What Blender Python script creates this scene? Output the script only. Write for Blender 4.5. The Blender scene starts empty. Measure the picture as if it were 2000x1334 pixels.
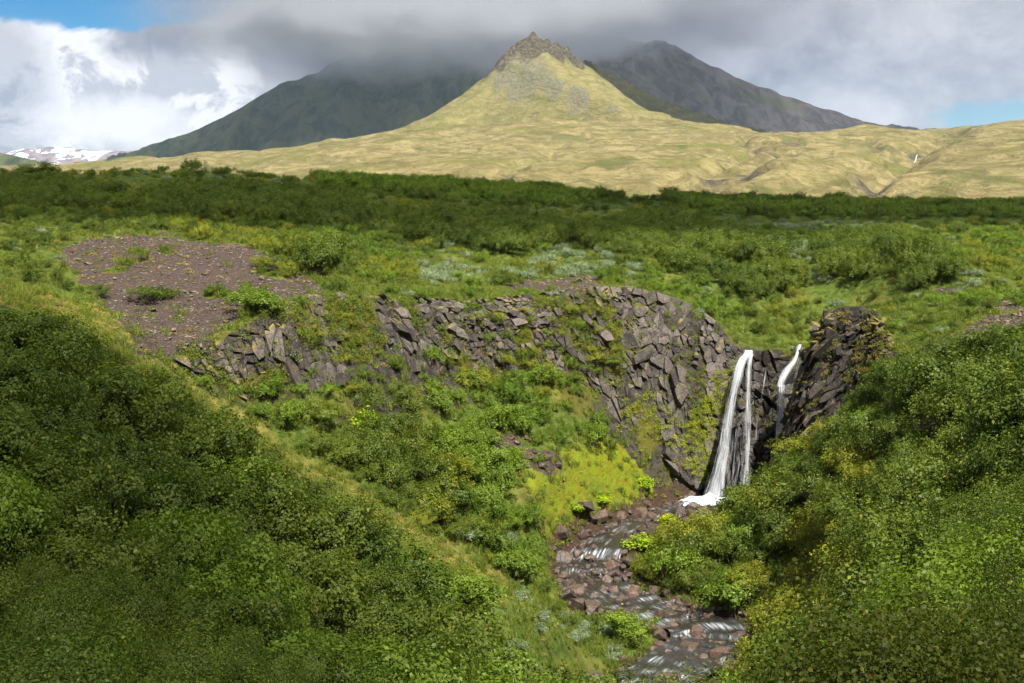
import bpy, bmesh, math, random
import numpy as np
from mathutils import Vector, Matrix

random.seed(7)
RNG = np.random.default_rng(7)
SC = bpy.context.scene
COL = SC.collection
F = 2747.0            # focal length in pixels of the 2000 px wide photograph
HORIZON = 420.0       # row of the true horizon

# ------------------------------------------------------------------ camera
cam_d = bpy.data.cameras.new('camera')
cam = bpy.data.objects.new('camera', cam_d)
COL.objects.link(cam)
cam.location = (0, 0, 0)
cam.rotation_euler = (math.radians(90), 0, 0)
cam_d.sensor_width = 36.0
cam_d.lens = 36.0 * F / 2000.0
cam_d.shift_y = -(667.0 - HORIZON) / 2000.0
cam_d.clip_start = 0.3
cam_d.clip_end = 60000.0
SC.camera = cam

# ------------------------------------------------------------------ light
SUN_DIR = Vector((0.20, -0.60, 0.74)).normalized()     # towards the sun: high, right and a little behind
sun_d = bpy.data.lights.new('sun', 'SUN')
sun_d.energy = 5.0
sun_d.angle = math.radians(0.55)
sun_d.color = (1.0, 0.94, 0.84)
sun = bpy.data.objects.new('sun', sun_d)
COL.objects.link(sun)
sun.rotation_euler = SUN_DIR.to_track_quat('Z', 'Y').to_euler()
sun.location = (0, -20, 60)

vs = SC.view_settings
vs.view_transform = 'Standard'
vs.look = 'None'
vs.gamma = 1.0
vs.exposure = 1.15
vs.use_curve_mapping = False
cy = SC.cycles
cy.max_bounces = 5
cy.diffuse_bounces = 2
cy.glossy_bounces = 2
cy.transmission_bounces = 3
cy.transparent_max_bounces = 8
cy.volume_bounces = 2
cy.volume_max_steps = 24
cy.volume_step_rate = 2.0
cy.use_denoising = True
cy.use_adaptive_sampling = True
cy.adaptive_threshold = 0.025
cy.caustics_reflective = False
cy.caustics_refractive = False


# ------------------------------------------------------------------ node helpers
class NT:
    """tiny wrapper to write node trees"""
    def __init__(self, tree):
        self.t = tree
        tree.nodes.clear()

    def n(self, typ, **kw):
        nd = self.t.nodes.new(typ)
        for k, v in kw.items():
            setattr(nd, k, v)
        return nd

    def link(self, a, b):
        self.t.links.new(a, b)

    def put(self, sock, v):
        if isinstance(v, bpy.types.NodeSocket):
            self.link(v, sock)
        elif v is not None:
            if sock.type == 'RGBA' and len(v) == 3:
                v = (*v, 1)
            sock.default_value = v

    def math(self, op, a, b=None, c=None, clamp=False):
        nd = self.n('ShaderNodeMath', operation=op, use_clamp=clamp)
        self.put(nd.inputs[0], a)
        if b is not None:
            self.put(nd.inputs[1], b)
        if c is not None:
            self.put(nd.inputs[2], c)
        return nd.outputs[0]

    def vmath(self, op, a, b=None):
        nd = self.n('ShaderNodeVectorMath', operation=op)
        self.put(nd.inputs[0], a)
        if b is not None:
            self.put(nd.inputs[1], b)
        return nd.outputs['Value'] if op in ('LENGTH', 'DOT_PRODUCT', 'DISTANCE') else nd.outputs[0]

    def mix(self, f, a, b, mode='MIX'):
        nd = self.n('ShaderNodeMix', data_type='RGBA', blend_type=mode)
        self.put(nd.inputs[0], f)
        self.put(nd.inputs[6], a)
        self.put(nd.inputs[7], b)
        return nd.outputs[2]

    def noise(self, vec, scale, detail=4.0, rough=0.55, dist=0.0, color=False):
        nd = self.n('ShaderNodeTexNoise')
        if vec is not None:
            self.link(vec, nd.inputs['Vector'])
        nd.inputs['Scale'].default_value = scale
        nd.inputs['Detail'].default_value = detail
        nd.inputs['Roughness'].default_value = rough
        nd.inputs['Distortion'].default_value = dist
        return nd.outputs['Color' if color else 'Fac']

    def ramp(self, f, lo, hi, smooth=True):
        nd = self.n('ShaderNodeMapRange', interpolation_type='SMOOTHSTEP' if smooth else 'LINEAR', clamp=True)
        self.put(nd.inputs['Value'], f)
        self.put(nd.inputs['From Min'], lo)
        self.put(nd.inputs['From Max'], hi)
        return nd.outputs['Result']

    def scale_vec(self, vec, s):
        nd = self.n('ShaderNodeMapping')
        self.link(vec, nd.inputs['Vector'])
        nd.inputs['Scale'].default_value = s
        return nd.outputs[0]

    def attr(self, name, out='Fac', typ='GEOMETRY'):
        return self.n('ShaderNodeAttribute', attribute_name=name, attribute_type=typ).outputs[out]


# ------------------------------------------------------------------ world: sky with broken cloud
wd = bpy.data.worlds.new('World')
SC.world = wd
wd.use_nodes = True
w = NT(wd.node_tree)
sky = w.n('ShaderNodeTexSky', sky_type='NISHITA', sun_disc=False)
sky.sun_elevation = math.asin(SUN_DIR.z)
sky.sun_rotation = math.atan2(SUN_DIR.x, SUN_DIR.y)
sky.air_density = 1.0
sky.dust_density = 0.2
sky.altitude = 1500.0
sky.ozone_density = 2.0
d = w.n('ShaderNodeTexCoord').outputs['Generated']
dn = w.vmath('NORMALIZE', d)
wob = w.noise(w.scale_vec(dn, (1, 1, 1.3)), 7.0, 7.0, 0.62, 0.25)
big = w.noise(w.scale_vec(w.vmath('ADD', dn, (0.0, 0.0, 3.7)), (1, 1, 1.7)), 3.1, 3.0, 0.55, 0.3)


def sky_dir(px, py):
    return Vector(((px - 1000) / F, 1.0, (HORIZON - py) / F)).normalized()


def near_dir(px, py, sx, sz):
    """distance on the sky from the direction of a photo point, stretched"""
    c = sky_dir(px, py)
    dv = w.vmath('SUBTRACT', dn, tuple(c))
    return w.vmath('LENGTH', w.scale_vec(dv, (sx, 1.0, sz)))


# gaps of clear sky (upper left, low right), ragged by noise
puff = w.noise(w.scale_vec(dn, (1, 1, 1.25)), 17.0, 9.0, 0.66, 0.35)
wn = w.math('MULTIPLY_ADD', wob, 0.9, -0.45)
pn = w.math('MULTIPLY_ADD', puff, 1.0, -0.5)
h1 = w.math('ADD', near_dir(180, -30, 1.0, 3.6), w.math('MULTIPLY', pn, 0.10))
gap1 = w.ramp(h1, 0.112, 0.092)
h2 = w.math('ADD', near_dir(2010, 238, 1.0, 4.0), w.math('MULTIPLY', pn, 0.12))
gap2 = w.ramp(h2, 0.070, 0.035)
bign = w.ramp(big, 0.66, 0.72)
gap = w.math('MAXIMUM', w.math('MAXIMUM', gap1, w.math('MULTIPLY', gap2, 0.85)), bign)
# bright cumulus with grey rolls on the left, a grey bank over the mountains, mottled grey elsewhere
leftw = w.ramp(w.math('ADD', near_dir(215, 150, 1.0, 1.0), w.math('MULTIPLY', pn, 0.10)), 0.165, 0.075)
grey = w.math('MULTIPLY_ADD', wob, 1.5, -0.40)
grey = w.math('ADD', grey, w.math('MULTIPLY', pn, 0.9))
thick = w.ramp(w.math('ADD', near_dir(930, 20, 1.0, 2.0), w.math('MULTIPLY', wn, 0.2)), 0.30, 0.12)
grey = w.math('SUBTRACT', grey, w.math('MULTIPLY', thick, 0.25))
rolls = w.math('MAXIMUM', w.ramp(puff, 0.48, 0.57), 0.0)
white = w.math('SUBTRACT', 1.05, w.math('MULTIPLY', rolls, 0.62))
lum = w.math('ADD', w.math('MULTIPLY', white, leftw), w.math('MULTIPLY', grey, w.math('SUBTRACT', 1.0, leftw)))
r1 = w.math('ADD', near_dir(320, 72, 1.0, 1.7), w.math('MULTIPLY', pn, 0.10))
lum = w.math('MULTIPLY', lum, w.math('SUBTRACT', 1.0, w.math('MULTIPLY', w.ramp(r1, 0.050, 0.015), 0.85)))
r2 = w.math('ADD', near_dir(-10, 200, 1.5, 0.8), w.math('MULTIPLY', pn, 0.10))
lum = w.math('MULTIPLY', lum, w.math('SUBTRACT', 1.0, w.math('MULTIPLY', w.ramp(r2, 0.072, 0.03), 0.55)))
r3 = near_dir(240, 245, 1.0, 2.4)
lum = w.math('MAXIMUM', lum, w.math('MULTIPLY', w.ramp(w.math('ADD', r3, w.math('MULTIPLY', pn, 0.12)), 0.10, 0.03), 1.0))
lum = w.math('MINIMUM', w.math('MAXIMUM', lum, 0.0), 1.0)
ccol = w.mix(lum, (0.225, 0.240, 0.315), (1.06, 1.05, 1.08))
bg_s = w.n('ShaderNodeBackground')
hs = w.n('ShaderNodeHueSaturation')
hs.inputs['Saturation'].default_value = 1.75
hs.inputs['Value'].default_value = 0.82
w.put(hs.inputs['Color'], sky.outputs[0])
w.put(bg_s.inputs['Color'], hs.outputs[0])
bg_s.inputs['Strength'].default_value = 0.05
bg_c = w.n('ShaderNodeBackground')
w.put(bg_c.inputs['Color'], ccol)
bg_c.inputs['Strength'].default_value = 0.46
mx = w.n('ShaderNodeMixShader')
w.put(mx.inputs[0], w.math('SUBTRACT', 1.0, gap))
w.link(bg_s.outputs[0], mx.inputs[1])
w.link(bg_c.outputs[0], mx.inputs[2])
w.link(mx.outputs[0], w.n('ShaderNodeOutputWorld').inputs['Surface'])


# ------------------------------------------------------------------ numpy helpers
def _hash(ix, iy, seed):
    h = (ix.astype(np.int64) * 374761393 + iy.astype(np.int64) * 668265263 + seed * 1442695041) & 0xFFFFFFFF
    h = ((h ^ (h >> 13)) * 1274126177) & 0xFFFFFFFF
    h = h ^ (h >> 16)
    return (h & 0xFFFF) / 65535.0


def vnoise(x, y, seed=0):
    x = np.asarray(x, float)
    y = np.asarray(y, float)
    ix, iy = np.floor(x), np.floor(y)
    fx, fy = x - ix, y - iy
    fx = fx * fx * fx * (fx * (fx * 6 - 15) + 10)
    fy = fy * fy * fy * (fy * (fy * 6 - 15) + 10)
    a = _hash(ix, iy, seed)
    b = _hash(ix + 1, iy, seed)
    c = _hash(ix, iy + 1, seed)
    e = _hash(ix + 1, iy + 1, seed)
    return (a + (b - a) * fx) * (1 - fy) + (c + (e - c) * fx) * fy


def fbm(x, y, octv=4, seed=0, gain=0.5):
    """fractal noise, about -1..1"""
    s = 0.0
    amp = 1.0
    tot = 0.0
    for k in range(octv):
        c, sn = math.cos(0.6 * k), math.sin(0.6 * k)
        s = s + amp * (vnoise((x * c - y * sn) * 2 ** k, (x * sn + y * c) * 2 ** k, seed + 17 * k) * 2 - 1)
        tot += amp
        amp *= gain
    return s / tot * 1.4


def smooth(t):
    t = np.clip(t, 0, 1)
    return t * t * (3 - 2 * t)


def sstep(a, b, x):
    return smooth((np.asarray(x, float) - a) / (b - a))


def W(px, py, Y):
    """a point of the photograph at a given distance -> place in the world"""
    return ((px - 1000) / F * Y, Y, (HORIZON - py) / F * Y)


def to_px(x, y, z):
    y = np.maximum(y, 0.1)
    return 1000 + x / y * F, HORIZON - z / y * F


class RBF:
    """smooth surface z(x, y) through scattered points (multiquadric)"""
    def __init__(self, pts, c=5.0, lam=0.02):
        p = np.array(pts, float)
        self.xy = p[:, :2]
        self.c = c
        n = len(p)
        r = np.sqrt(((self.xy[:, None] - self.xy[None]) ** 2).sum(-1) + c * c)
        A = np.zeros((n + 3, n + 3))
        A[:n, :n] = r - lam * np.eye(n) * c
        A[:n, n] = 1
        A[:n, n + 1:] = self.xy
        A[n:, :n] = A[:n, n:].T
        b = np.zeros(n + 3)
        b[:n] = p[:, 2]
        self.w = np.linalg.lstsq(A, b, rcond=None)[0]

    def __call__(self, x, y):
        x = np.asarray(x, float)
        y = np.asarray(y, float)
        n = len(self.xy)
        out = self.w[n] + self.w[n + 1] * x + self.w[n + 2] * y
        for k in range(n):
            out = out + self.w[k] * np.sqrt((x - self.xy[k, 0]) ** 2 + (y - self.xy[k, 1]) ** 2 + self.c ** 2)
        return out


def seg_dist(x, y, P, vals=None):
    """distance to a polyline, side (+ left of its direction), arc length at the nearest point, interpolated values"""
    best = np.full(np.shape(x), 1e18)
    side = np.zeros(np.shape(x))
    arc = np.zeros(np.shape(x))
    vv = None if vals is None else np.zeros(np.shape(x) + (vals.shape[1],))
    s0 = 0.0
    for i in range(len(P) - 1):
        ax, ay = P[i][0], P[i][1]
        dx, dy = P[i + 1][0] - ax, P[i + 1][1] - ay
        L2 = dx * dx + dy * dy
        L = math.sqrt(L2)
        t = np.clip(((x - ax) * dx + (y - ay) * dy) / L2, 0, 1)
        ex, ey = x - ax - t * dx, y - ay - t * dy
        dd = ex * ex + ey * ey
        m = dd < best
        best = np.where(m, dd, best)
        side = np.where(m, np.sign(dx * (y - ay) - dy * (x - ax)), side)
        arc = np.where(m, s0 + t * L, arc)
        if vals is not None:
            tv = t[..., None]
            vv = np.where(m[..., None], vals[i] * (1 - tv) + vals[i + 1] * tv, vv)
        s0 += L
    r = (np.sqrt(best), side, arc)
    return r if vals is None else r + (vv,)


def in_poly(px, py, poly):
    inside = np.zeros(np.shape(px), bool)
    n = len(poly)
    for i in range(n):
        x1, y1 = poly[i]
        x2, y2 = poly[(i + 1) % n]
        if y1 == y2:
            continue
        c = ((y1 > py) != (y2 > py)) & (px < (x2 - x1) * (py - y1) / (y2 - y1) + x1)
        inside ^= c
    return inside


def mesh_from(name, verts, faces, smooth_shade=False):
    """verts (n,3), faces: (m,k) array or list"""
    me = bpy.data.meshes.new(name)
    verts = np.asarray(verts, np.float32)
    if isinstance(faces, np.ndarray):
        m, k = faces.shape
        me.vertices.add(len(verts))
        me.vertices.foreach_set('co', verts.ravel())
        me.loops.add(m * k)
        me.loops.foreach_set('vertex_index', faces.astype(np.int32).ravel())
        me.polygons.add(m)
        me.polygons.foreach_set('loop_start', np.arange(m, dtype=np.int32) * k)
        me.update(calc_edges=True)
    else:
        me.from_pydata(verts.tolist(), [], faces)
        me.update()
    if smooth_shade:
        me.polygons.foreach_set('use_smooth', np.ones(len(me.polygons), bool))
    return me


def add_attr(me, name, arr):
    a = me.attributes.new(name, 'FLOAT', 'POINT')
    a.data.foreach_set('value', np.asarray(arr, np.float32).ravel())


def grid_faces(nr, nc):
    i = np.arange(nr - 1)[:, None] * nc + np.arange(nc - 1)[None]
    return np.stack([i, i + 1, i + nc + 1, i + nc], -1).reshape(-1, 4)


def link(name, me, mat=None, parent=None):
    o = bpy.data.objects.new(name, me)
    COL.objects.link(o)
    if mat is not None and not me.materials:
        me.materials.append(mat)
    if parent is not None:
        o.parent = parent
    return o


def empty(name, loc):
    o = bpy.data.objects.new(name, None)
    o.empty_display_size = 0.3
    o.location = loc
    COL.objects.link(o)
    return o


def tag(o, label=None, cat=None, group=None, kind=None):
    for k, v in (('label', label), ('category', cat), ('group', group), ('kind', kind)):
        if v:
            o[k] = v
    return o


MATS = {}


def new_mat(name):
    m = bpy.data.materials.new(name)
    m.use_nodes = True
    t = NT(m.node_tree)
    MATS[name] = m
    return m, t


def finish(t, shader):
    t.link(shader, t.n('ShaderNodeOutputMaterial').inputs['Surface'])


def principled(t, color, rough=0.9, spec=0.2, normal=None):
    b = t.n('ShaderNodeBsdfPrincipled')
    t.put(b.inputs['Base Color'], color)
    t.put(b.inputs['Roughness'], rough)
    t.put(b.inputs['Specular IOR Level'], spec)
    if normal is not None:
        t.link(normal, b.inputs['Normal'])
    return b


def bump(t, height, strength=0.5, dist=0.1):
    b = t.n('ShaderNodeBump')
    b.inputs['Strength'].default_value = strength
    b.inputs['Distance'].default_value = dist
    t.link(height, b.inputs['Height'])
    return b.outputs[0]


# ------------------------------------------------------------------ the lie of the land
# (photo x, photo y, distance) -> control points of two smooth surfaces that meet along the gorge rim
common = [
    # mossy crest of the spur and the ground behind its upper end
    (-150, 500, 95), (0, 530, 100), (100, 590, 88), (250, 690, 84), (300, 655, 92), (200, 600, 98), (-150, 640, 72),
    # right hand end of the rim
    (1765, 705, 98), (1850, 655, 96), (2000, 645, 86), (1900, 610, 103), (2100, 600, 100), (2200, 700, 70),
]
lower_px = common + [
    # stream bed
    (1400, 985, 117), (1300, 1000, 113), (1180, 1060, 106.5), (1145, 1120, 102.5), (1250, 1180, 96), (1400, 1230, 91),
    (1350, 1280, 87), (1260, 1330, 83.5), (1200, 1420, 77),
    # crest going down
    (400, 790, 82), (560, 905, 80), (700, 1005, 80), (900, 1135, 82), (1050, 1205, 83),
    # front left slope
    (0, 640, 74), (0, 830, 62), (0, 1030, 50), (0, 1380, 36), (300, 930, 66), (300, 1130, 54), (300, 1380, 42),
    (600, 1130, 68), (600, 1380, 50), (800, 1280, 66), (900, 1370, 62), (1050, 1360, 70), (1150, 1350, 76),
    (-200, 1000, 50), (-300, 1400, 34),
    # slope between the crest and the cliff
    (470, 850, 87.5), (600, 940, 87), (740, 985, 88), (700, 900, 94), (900, 965, 100.5), (1000, 860, 107.5), (1050, 1005, 102.5), (850, 840, 104),
    (1250, 935, 115), (1110, 1060, 103), (880, 1100, 91), (1000, 1150, 95), (1090, 1160, 98.5), (1000, 1260, 86), (1150, 900, 111), (1150, 980, 107.5),
    (1180, 1240, 91), (1220, 1290, 86.5),
    # foot of the cliff
    (390, 770, 90), (500, 795, 92), (600, 790, 94), (680, 720, 100.5), (760, 680, 104.8), (880, 688, 110.6), (1000, 690, 114.8), (1100, 715, 116.6), (1200, 805, 117.5), (1000, 765, 112),
    (1300, 880, 119), (1380, 960, 119.5), (1470, 980, 119.5), (1560, 960, 118),
    (1570, 880, 111), (1640, 815, 107), (1700, 765, 103),
    # right slope
    (1500, 985, 109), (1400, 1075, 105), (1300, 1130, 103), (1600, 880, 103), (1700, 790, 98), (1850, 690, 92),
    (1700, 930, 85), (1600, 1080, 86), (1500, 1190, 89), (1540, 1260, 88), (1800, 1030, 65), (1650, 1240, 66),
    (1550, 1390, 66), (2000, 930, 55), (2000, 1130, 38), (1800, 1330, 42), (2000, 1450, 22), (2300, 1000, 35),
    (1450, 1330, 82), (1420, 1180, 95),
]
lower_pts = [W(*p) for p in lower_px] + [
    (0, 0, -1.75), (3, 1, -1.8), (-3, 1, -1.9), (0, 5, -3.0), (3.0, 6, -3.1), (4, 10, -4.6), (1, 10, -5.3), (-5, 10, -5.2),
    (-6, 20, -9.5), (0, 20, -10.5), (6, 20, -9.0), (11, 20, -7.5), (0, 35, -16), (6, 35, -15.0), (4, 55, -22.5),
    (5, 70, -26.0), (-20, 10, -4.5), (20, 10, -4.0), (0, -10, -1.0), (-30, -10, -2), (30, -10, -1), (-40, 60, -3), (45, 60, -3),
]
upper_px = common + [
    # rim
    (380, 668, 93), (450, 628, 95), (580, 588, 98.5), (660, 578, 102.5), (760, 582, 107), (900, 592, 113), (1050, 578, 118),
    (1200, 573, 121), (1300, 595, 123), (1400, 640, 124), (1440, 682, 124.2), (1500, 676, 124.5), (1568, 676, 124.5),
    (1590, 655, 121), (1552, 636, 114), (1610, 618, 111.5), (1690, 615, 107.5), (1725, 665, 103),
    # scree mound
    (250, 462, 116), (450, 482, 114), (600, 532, 110), (120, 470, 113), (420, 570, 104), (330, 520, 108), (250, 560, 103),
    # behind
    (1400, 600, 133), (1500, 640, 131), (1560, 655, 130), (1650, 650, 130), (1250, 555, 131), (1000, 548, 130), (700, 510, 130),
    (300, 448, 138), (0, 448, 132), (1700, 575, 131), (2000, 570, 122), (850, 545, 126),
    # plateau
    (0, 410, 180), (0, 345, 232), (-200, 345, 240), (400, 345, 222), (600, 353, 237), (1000, 374, 272), (1200, 394, 300),
    (1350, 396, 330), (1700, 408, 345), (2000, 410, 340), (2200, 410, 340),
    (1000, 460, 172), (1400, 460, 188), (1700, 460, 200), (2000, 465, 195), (1000, 420, 214), (1500, 432, 240),
    (500, 410, 168), (500, 380, 192), (250, 375, 200), (1750, 500, 160), (1350, 520, 150), (2050, 510, 150),
    # beyond the skyline it falls away
    (0, 372, 300), (400, 372, 290), (600, 380, 300), (1000, 405, 345), (1350, 425, 400), (1700, 435, 410), (2000, 435, 410),
    (0, 400, 420), (1000, 430, 460), (2000, 445, 480),
]
ZL = RBF(lower_pts, 5.0)
ZU = RBF([W(*p) for p in upper_px], 5.0)

# gorge rim in plan, left to right: (photo x, distance)
rim_px = [(-1500, 86), (0, 93), (200, 92), (330, 91.5), (375, 91.5), (450, 93.5), (580, 96.5), (660, 101), (760, 106), (900, 112),
          (1050, 116.5), (1200, 119.5), (1300, 121.5), (1400, 122.4), (1450, 122.6), (1500, 122.8), (1562, 122.8), (1576, 119),
          (1556, 113), (1610, 110), (1690, 106), (1725, 102), (1790, 97), (2000, 90), (3500, 80)]
RIM = [((p - 1000) / F * y, y) for p, y in rim_px]

# stream: (photo x, photo y, distance, width in m)
stream_px = [(1432, 975, 118.2, 4.62), (1365, 985, 116.2, 4.62), (1290, 1000, 113, 3.19), (1215, 1035, 109, 3.19), (1165, 1075, 105.8, 3.53), (1150, 1120, 102.5, 4.20),
             (1195, 1160, 99, 4.70), (1290, 1195, 95, 4.70), (1380, 1225, 91.5, 4.70), (1385, 1260, 88.5, 4.87), (1320, 1300, 85.5, 4.54),
             (1255, 1340, 82.5, 4.20), (1200, 1420, 77, 4.20)]
STREAM = []
_z = None
for p in stream_px:
    x, y, z = W(*p[:3])
    _z = z if _z is None else min(_z - 0.08, z)
    STREAM.append((x, y, _z, p[3]))


def densify(P, n):
    """smooth (Catmull-Rom) resampling of a polyline of tuples"""
    P = np.array(P, float)
    out = []
    for i in range(len(P) - 1):
        p0, p1, p2, p3 = P[max(i - 1, 0)], P[i], P[i + 1], P[min(i + 2, len(P) - 1)]
        for k in range(n):
            t = k / n
            out.append(0.5 * ((2 * p1) + (p2 - p0) * t + (2 * p0 - 5 * p1 + 4 * p2 - p3) * t * t + (3 * p1 - p0 - 3 * p2 + p3) * t ** 3))
    out.append(P[-1])
    return np.array(out)


STREAM_D = densify(STREAM, 6)
RIM_D = [tuple(p) for p in densify(RIM, 3)]


def ground(x, y, detail=True):
    """height of the near ground"""
    x = np.asarray(x, float)
    y = np.asarray(y, float)
    zl = ZL(x, y)
    zu = ZU(x, y)
    dd, side, arc = seg_dist(x, y, RIM_D)
    sd = dd * side                                    # + beyond the rim
    H = np.clip(zu - zl, 0, 12)
    jag = fbm(x * 0.33, y * 0.33, 3, 5) * 0.75 * sstep(1.0, 3.0, H)
    wd_ = 0.35 + 0.17 * H
    t = np.clip((sd + jag + wd_) / (2 * wd_), 0, 1)
    z = zl + (zu - zl) * t
    # stream bed
    d2, _, _, v = seg_dist(x, y, STREAM_D, STREAM_D[:, 2:4])
    zb = v[..., 0] - 0.45
    hw = v[..., 1] * 0.5
    k = 1 - sstep(0.0, 1.0, (d2 - hw) / 2.2)
    z = np.where(side < 0, z + (zb - z) * k, z)
    if detail:
        far = np.clip(y / 100.0, 0.3, 3)
        rough = fbm(x * 0.16, y * 0.16, 3, 9) * 0.35 * far + fbm(x * 0.9, y * 0.9, 3, 11) * 0.13
        z = z + rough * (1 - 0.75 * k) * np.where(y < 14, 0.4, 1.0)
    return z


# ------------------------------------------------------------------ what grows where (photo outlines)
Z_SCREE = [(120, 490), (175, 470), (240, 457), (360, 462), (450, 474), (540, 500), (590, 525), (640, 565), (600, 585), (520, 580), (480, 565), (470, 600),
           (440, 640), (380, 660), (350, 700), (290, 705), (255, 690), (232, 640), (200, 592), (150, 530)]
Z_SCREE_R = [(1850, 690), (1880, 645), (1905, 615), (1960, 578), (2060, 562), (2400, 560), (2400, 650), (2010, 650), (1960, 640), (1900, 668)]
Z_BARE = [(985, 548), (1060, 540), (1150, 545), (1215, 565), (1180, 590), (1090, 580), (1000, 562)]
Z_BARE2 = [(1775, 570), (1860, 560), (1890, 572), (1800, 582)]
Z_BARE3 = [(130, 352), (330, 358), (450, 385), (400, 402), (300, 398), (180, 376)]
Z_BARE4 = [(540, 372), (720, 385), (760, 408), (640, 400)]
Z_LIME = [(1000, 930), (1085, 890), (1170, 845), (1250, 830), (1330, 880), (1320, 940), (1285, 990), (1200, 1018), (1120, 1055), (1075, 1065), (1035, 1000)]
Z_TALUS = [(960, 860), (1010, 850), (1110, 900), (1090, 925), (1020, 910), (975, 890)]
Z_MEADOW = [(920, 1150), (1060, 1120), (1120, 1150), (1290, 1240), (1290, 1334), (1180, 1420), (930, 1420), (870, 1300)]
Z_INNER = [(560, 800), (740, 650), (860, 720), (1000, 700), (1150, 740), (1200, 820), (1080, 900), (1000, 960), (1080, 1080), (1080, 1140), (900, 1130), (700, 1000), (480, 830)]
CREST = [(-80, 585), (30, 575), (80, 588), (140, 612), (230, 665), (340, 745), (430, 815), (520, 880), (600, 930), (680, 985), (760, 1040), (850, 1095), (950, 1150)]


def zone_masks(x, y, z):
    px, py = to_px(x, y, z)
    jx = px + fbm(x * 0.30, y * 0.30, 5, 31, 0.65) * 46 * np.clip(60 / np.maximum(y, 20), 0.5, 2)
    jy = py + fbm(x * 0.30, y * 0.30, 5, 37, 0.65) * 15
    scree = (in_poly(jx, jy, Z_SCREE) | in_poly(jx, jy, Z_SCREE_R)) & (fbm(x * 0.33, y * 0.33, 4, 58) < 0.62)
    bare = in_poly(jx, jy, Z_BARE) | in_poly(jx, jy, Z_BARE2)
    tan_ = (in_poly(jx, jy, Z_BARE3) | in_poly(jx, jy, Z_BARE4)) & (fbm(x * 0.16, y * 0.16, 2, 33) > -0.1)
    dcrest, _, _ = seg_dist(jx, jy, CREST)
    crest = (dcrest < 20 + 26 * vnoise(x * 0.2, y * 0.2, 39)) & (y > 60) & (y < 120) | tan_
    lime = in_poly(jx, jy, Z_LIME) & (y > 95) & (y < 125)
    return dict(px=px, py=py, scree=scree, bare=bare, crest=crest, lime=lime, talus=in_poly(jx, jy, Z_TALUS),
                meadow=in_poly(jx, jy, Z_MEADOW) & (y > 60), inner=in_poly(jx, jy, Z_INNER) & (y > 80))


# ------------------------------------------------------------------ ground mesh
ys = [1.0]
while ys[-1] < 520:
    Yc = ys[-1]
    st = max(0.12, Yc * 0.0062)
    if 84 < Yc < 128:
        st = 0.30
    ys.append(Yc + st)
ys = np.array(ys)
us = np.linspace(-0.56, 0.56, 460)
GY, GU = np.meshgrid(ys, us, indexing='ij')
GX = GU * (GY + 8.0)
GZ = ground(GX, GY)
zm = zone_masks(GX, GY, GZ)
dr, sider, _ = seg_dist(GX, GY, RIM_D)
gy_, gx_ = np.gradient(GZ)
slope = np.abs(gy_ / np.maximum(np.gradient(GY, axis=0), 1e-3)) + np.abs(gx_ / np.maximum(np.gradient(GX, axis=1), 1e-3))
rockm = sstep(1.3, 2.2, slope) * (dr < 3.6)
ds, _, _, sv = seg_dist(GX, GY, STREAM_D, STREAM_D[:, 3:4])
bedm = 1 - sstep(0.3, 1.6, ds - sv[..., 0] * 0.5)
nr, nc = GX.shape


def blur(a, n=2):
    a = a.astype(float)
    for _ in range(n):
        p = np.pad(a, 1, mode='edge')
        a = (p[:-2, 1:-1] + p[2:, 1:-1] + p[1:-1, :-2] + p[1:-1, 2:] + 2 * p[1:-1, 1:-1]) / 6
    return a


me = mesh_from('ground', np.stack([GX, GY, GZ], -1).reshape(-1, 3), grid_faces(nr, nc), True)
add_attr(me, 'scree', blur(zm['scree'] | zm['bare'] | zm['talus']))
add_attr(me, 'moss', blur(zm['crest'] | zm['lime'], 5))
add_attr(me, 'lime', blur(zm['lime'], 10))
add_attr(me, 'rock', np.maximum(rockm, 0))
add_attr(me, 'bed', bedm)
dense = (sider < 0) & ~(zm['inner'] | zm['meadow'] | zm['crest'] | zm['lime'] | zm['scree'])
add_attr(me, 'litter_shade', blur(dense, 2))

m, t = new_mat('heath_ground')
pos = t.n('ShaderNodeNewGeometry').outputs['Position']
n1 = t.noise(pos, 0.22, 6, 0.6)
n2 = t.noise(pos, 1.6, 6, 0.65)
n3 = t.noise(pos, 9.0, 4, 0.7)
green = t.mix(t.ramp(n2, 0.35, 0.65), (0.045, 0.072, 0.012), (0.100, 0.135, 0.022))
green = t.mix(t.ramp(n1, 0.50, 0.68), green, (0.145, 0.150, 0.032))
green = t.mix(t.math('MULTIPLY', t.ramp(n3, 0.58, 0.70), 0.5), green, (0.07, 0.045, 0.02))
mossc = t.mix(t.ramp(n2, 0.38, 0.62), (0.20, 0.175, 0.040), (0.10, 0.105, 0.022))
limec = t.mix(t.ramp(n2, 0.4, 0.6), (0.16, 0.21, 0.012), (0.17, 0.16, 0.014))
limec = t.mix(t.ramp(n1, 0.48, 0.6), limec, (0.12, 0.16, 0.015))
mossc = t.mix(t.attr('lime'), mossc, limec)
earth = t.mix(t.ramp(n3, 0.38, 0.66), (0.042, 0.030, 0.025), (0.105, 0.080, 0.070))
earth = t.mix(t.ramp(n2, 0.52, 0.72), earth, (0.085, 0.046, 0.03))
earth = t.mix(t.math('MULTIPLY', t.ramp(t.noise(pos, 3.2, 5, 0.7), 0.60, 0.68), 0.75), earth, (0.20, 0.18, 0.06))
rockc = t.mix(t.ramp(n2, 0.35, 0.65), (0.026, 0.023, 0.019), (0.075, 0.066, 0.055))
rockc = t.mix(t.ramp(n1, 0.47, 0.60), rockc, (0.10, 0.095, 0.018))
bedc = t.mix(t.ramp(n3, 0.4, 0.6), (0.035, 0.024, 0.018), (0.085, 0.05, 0.035))
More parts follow.
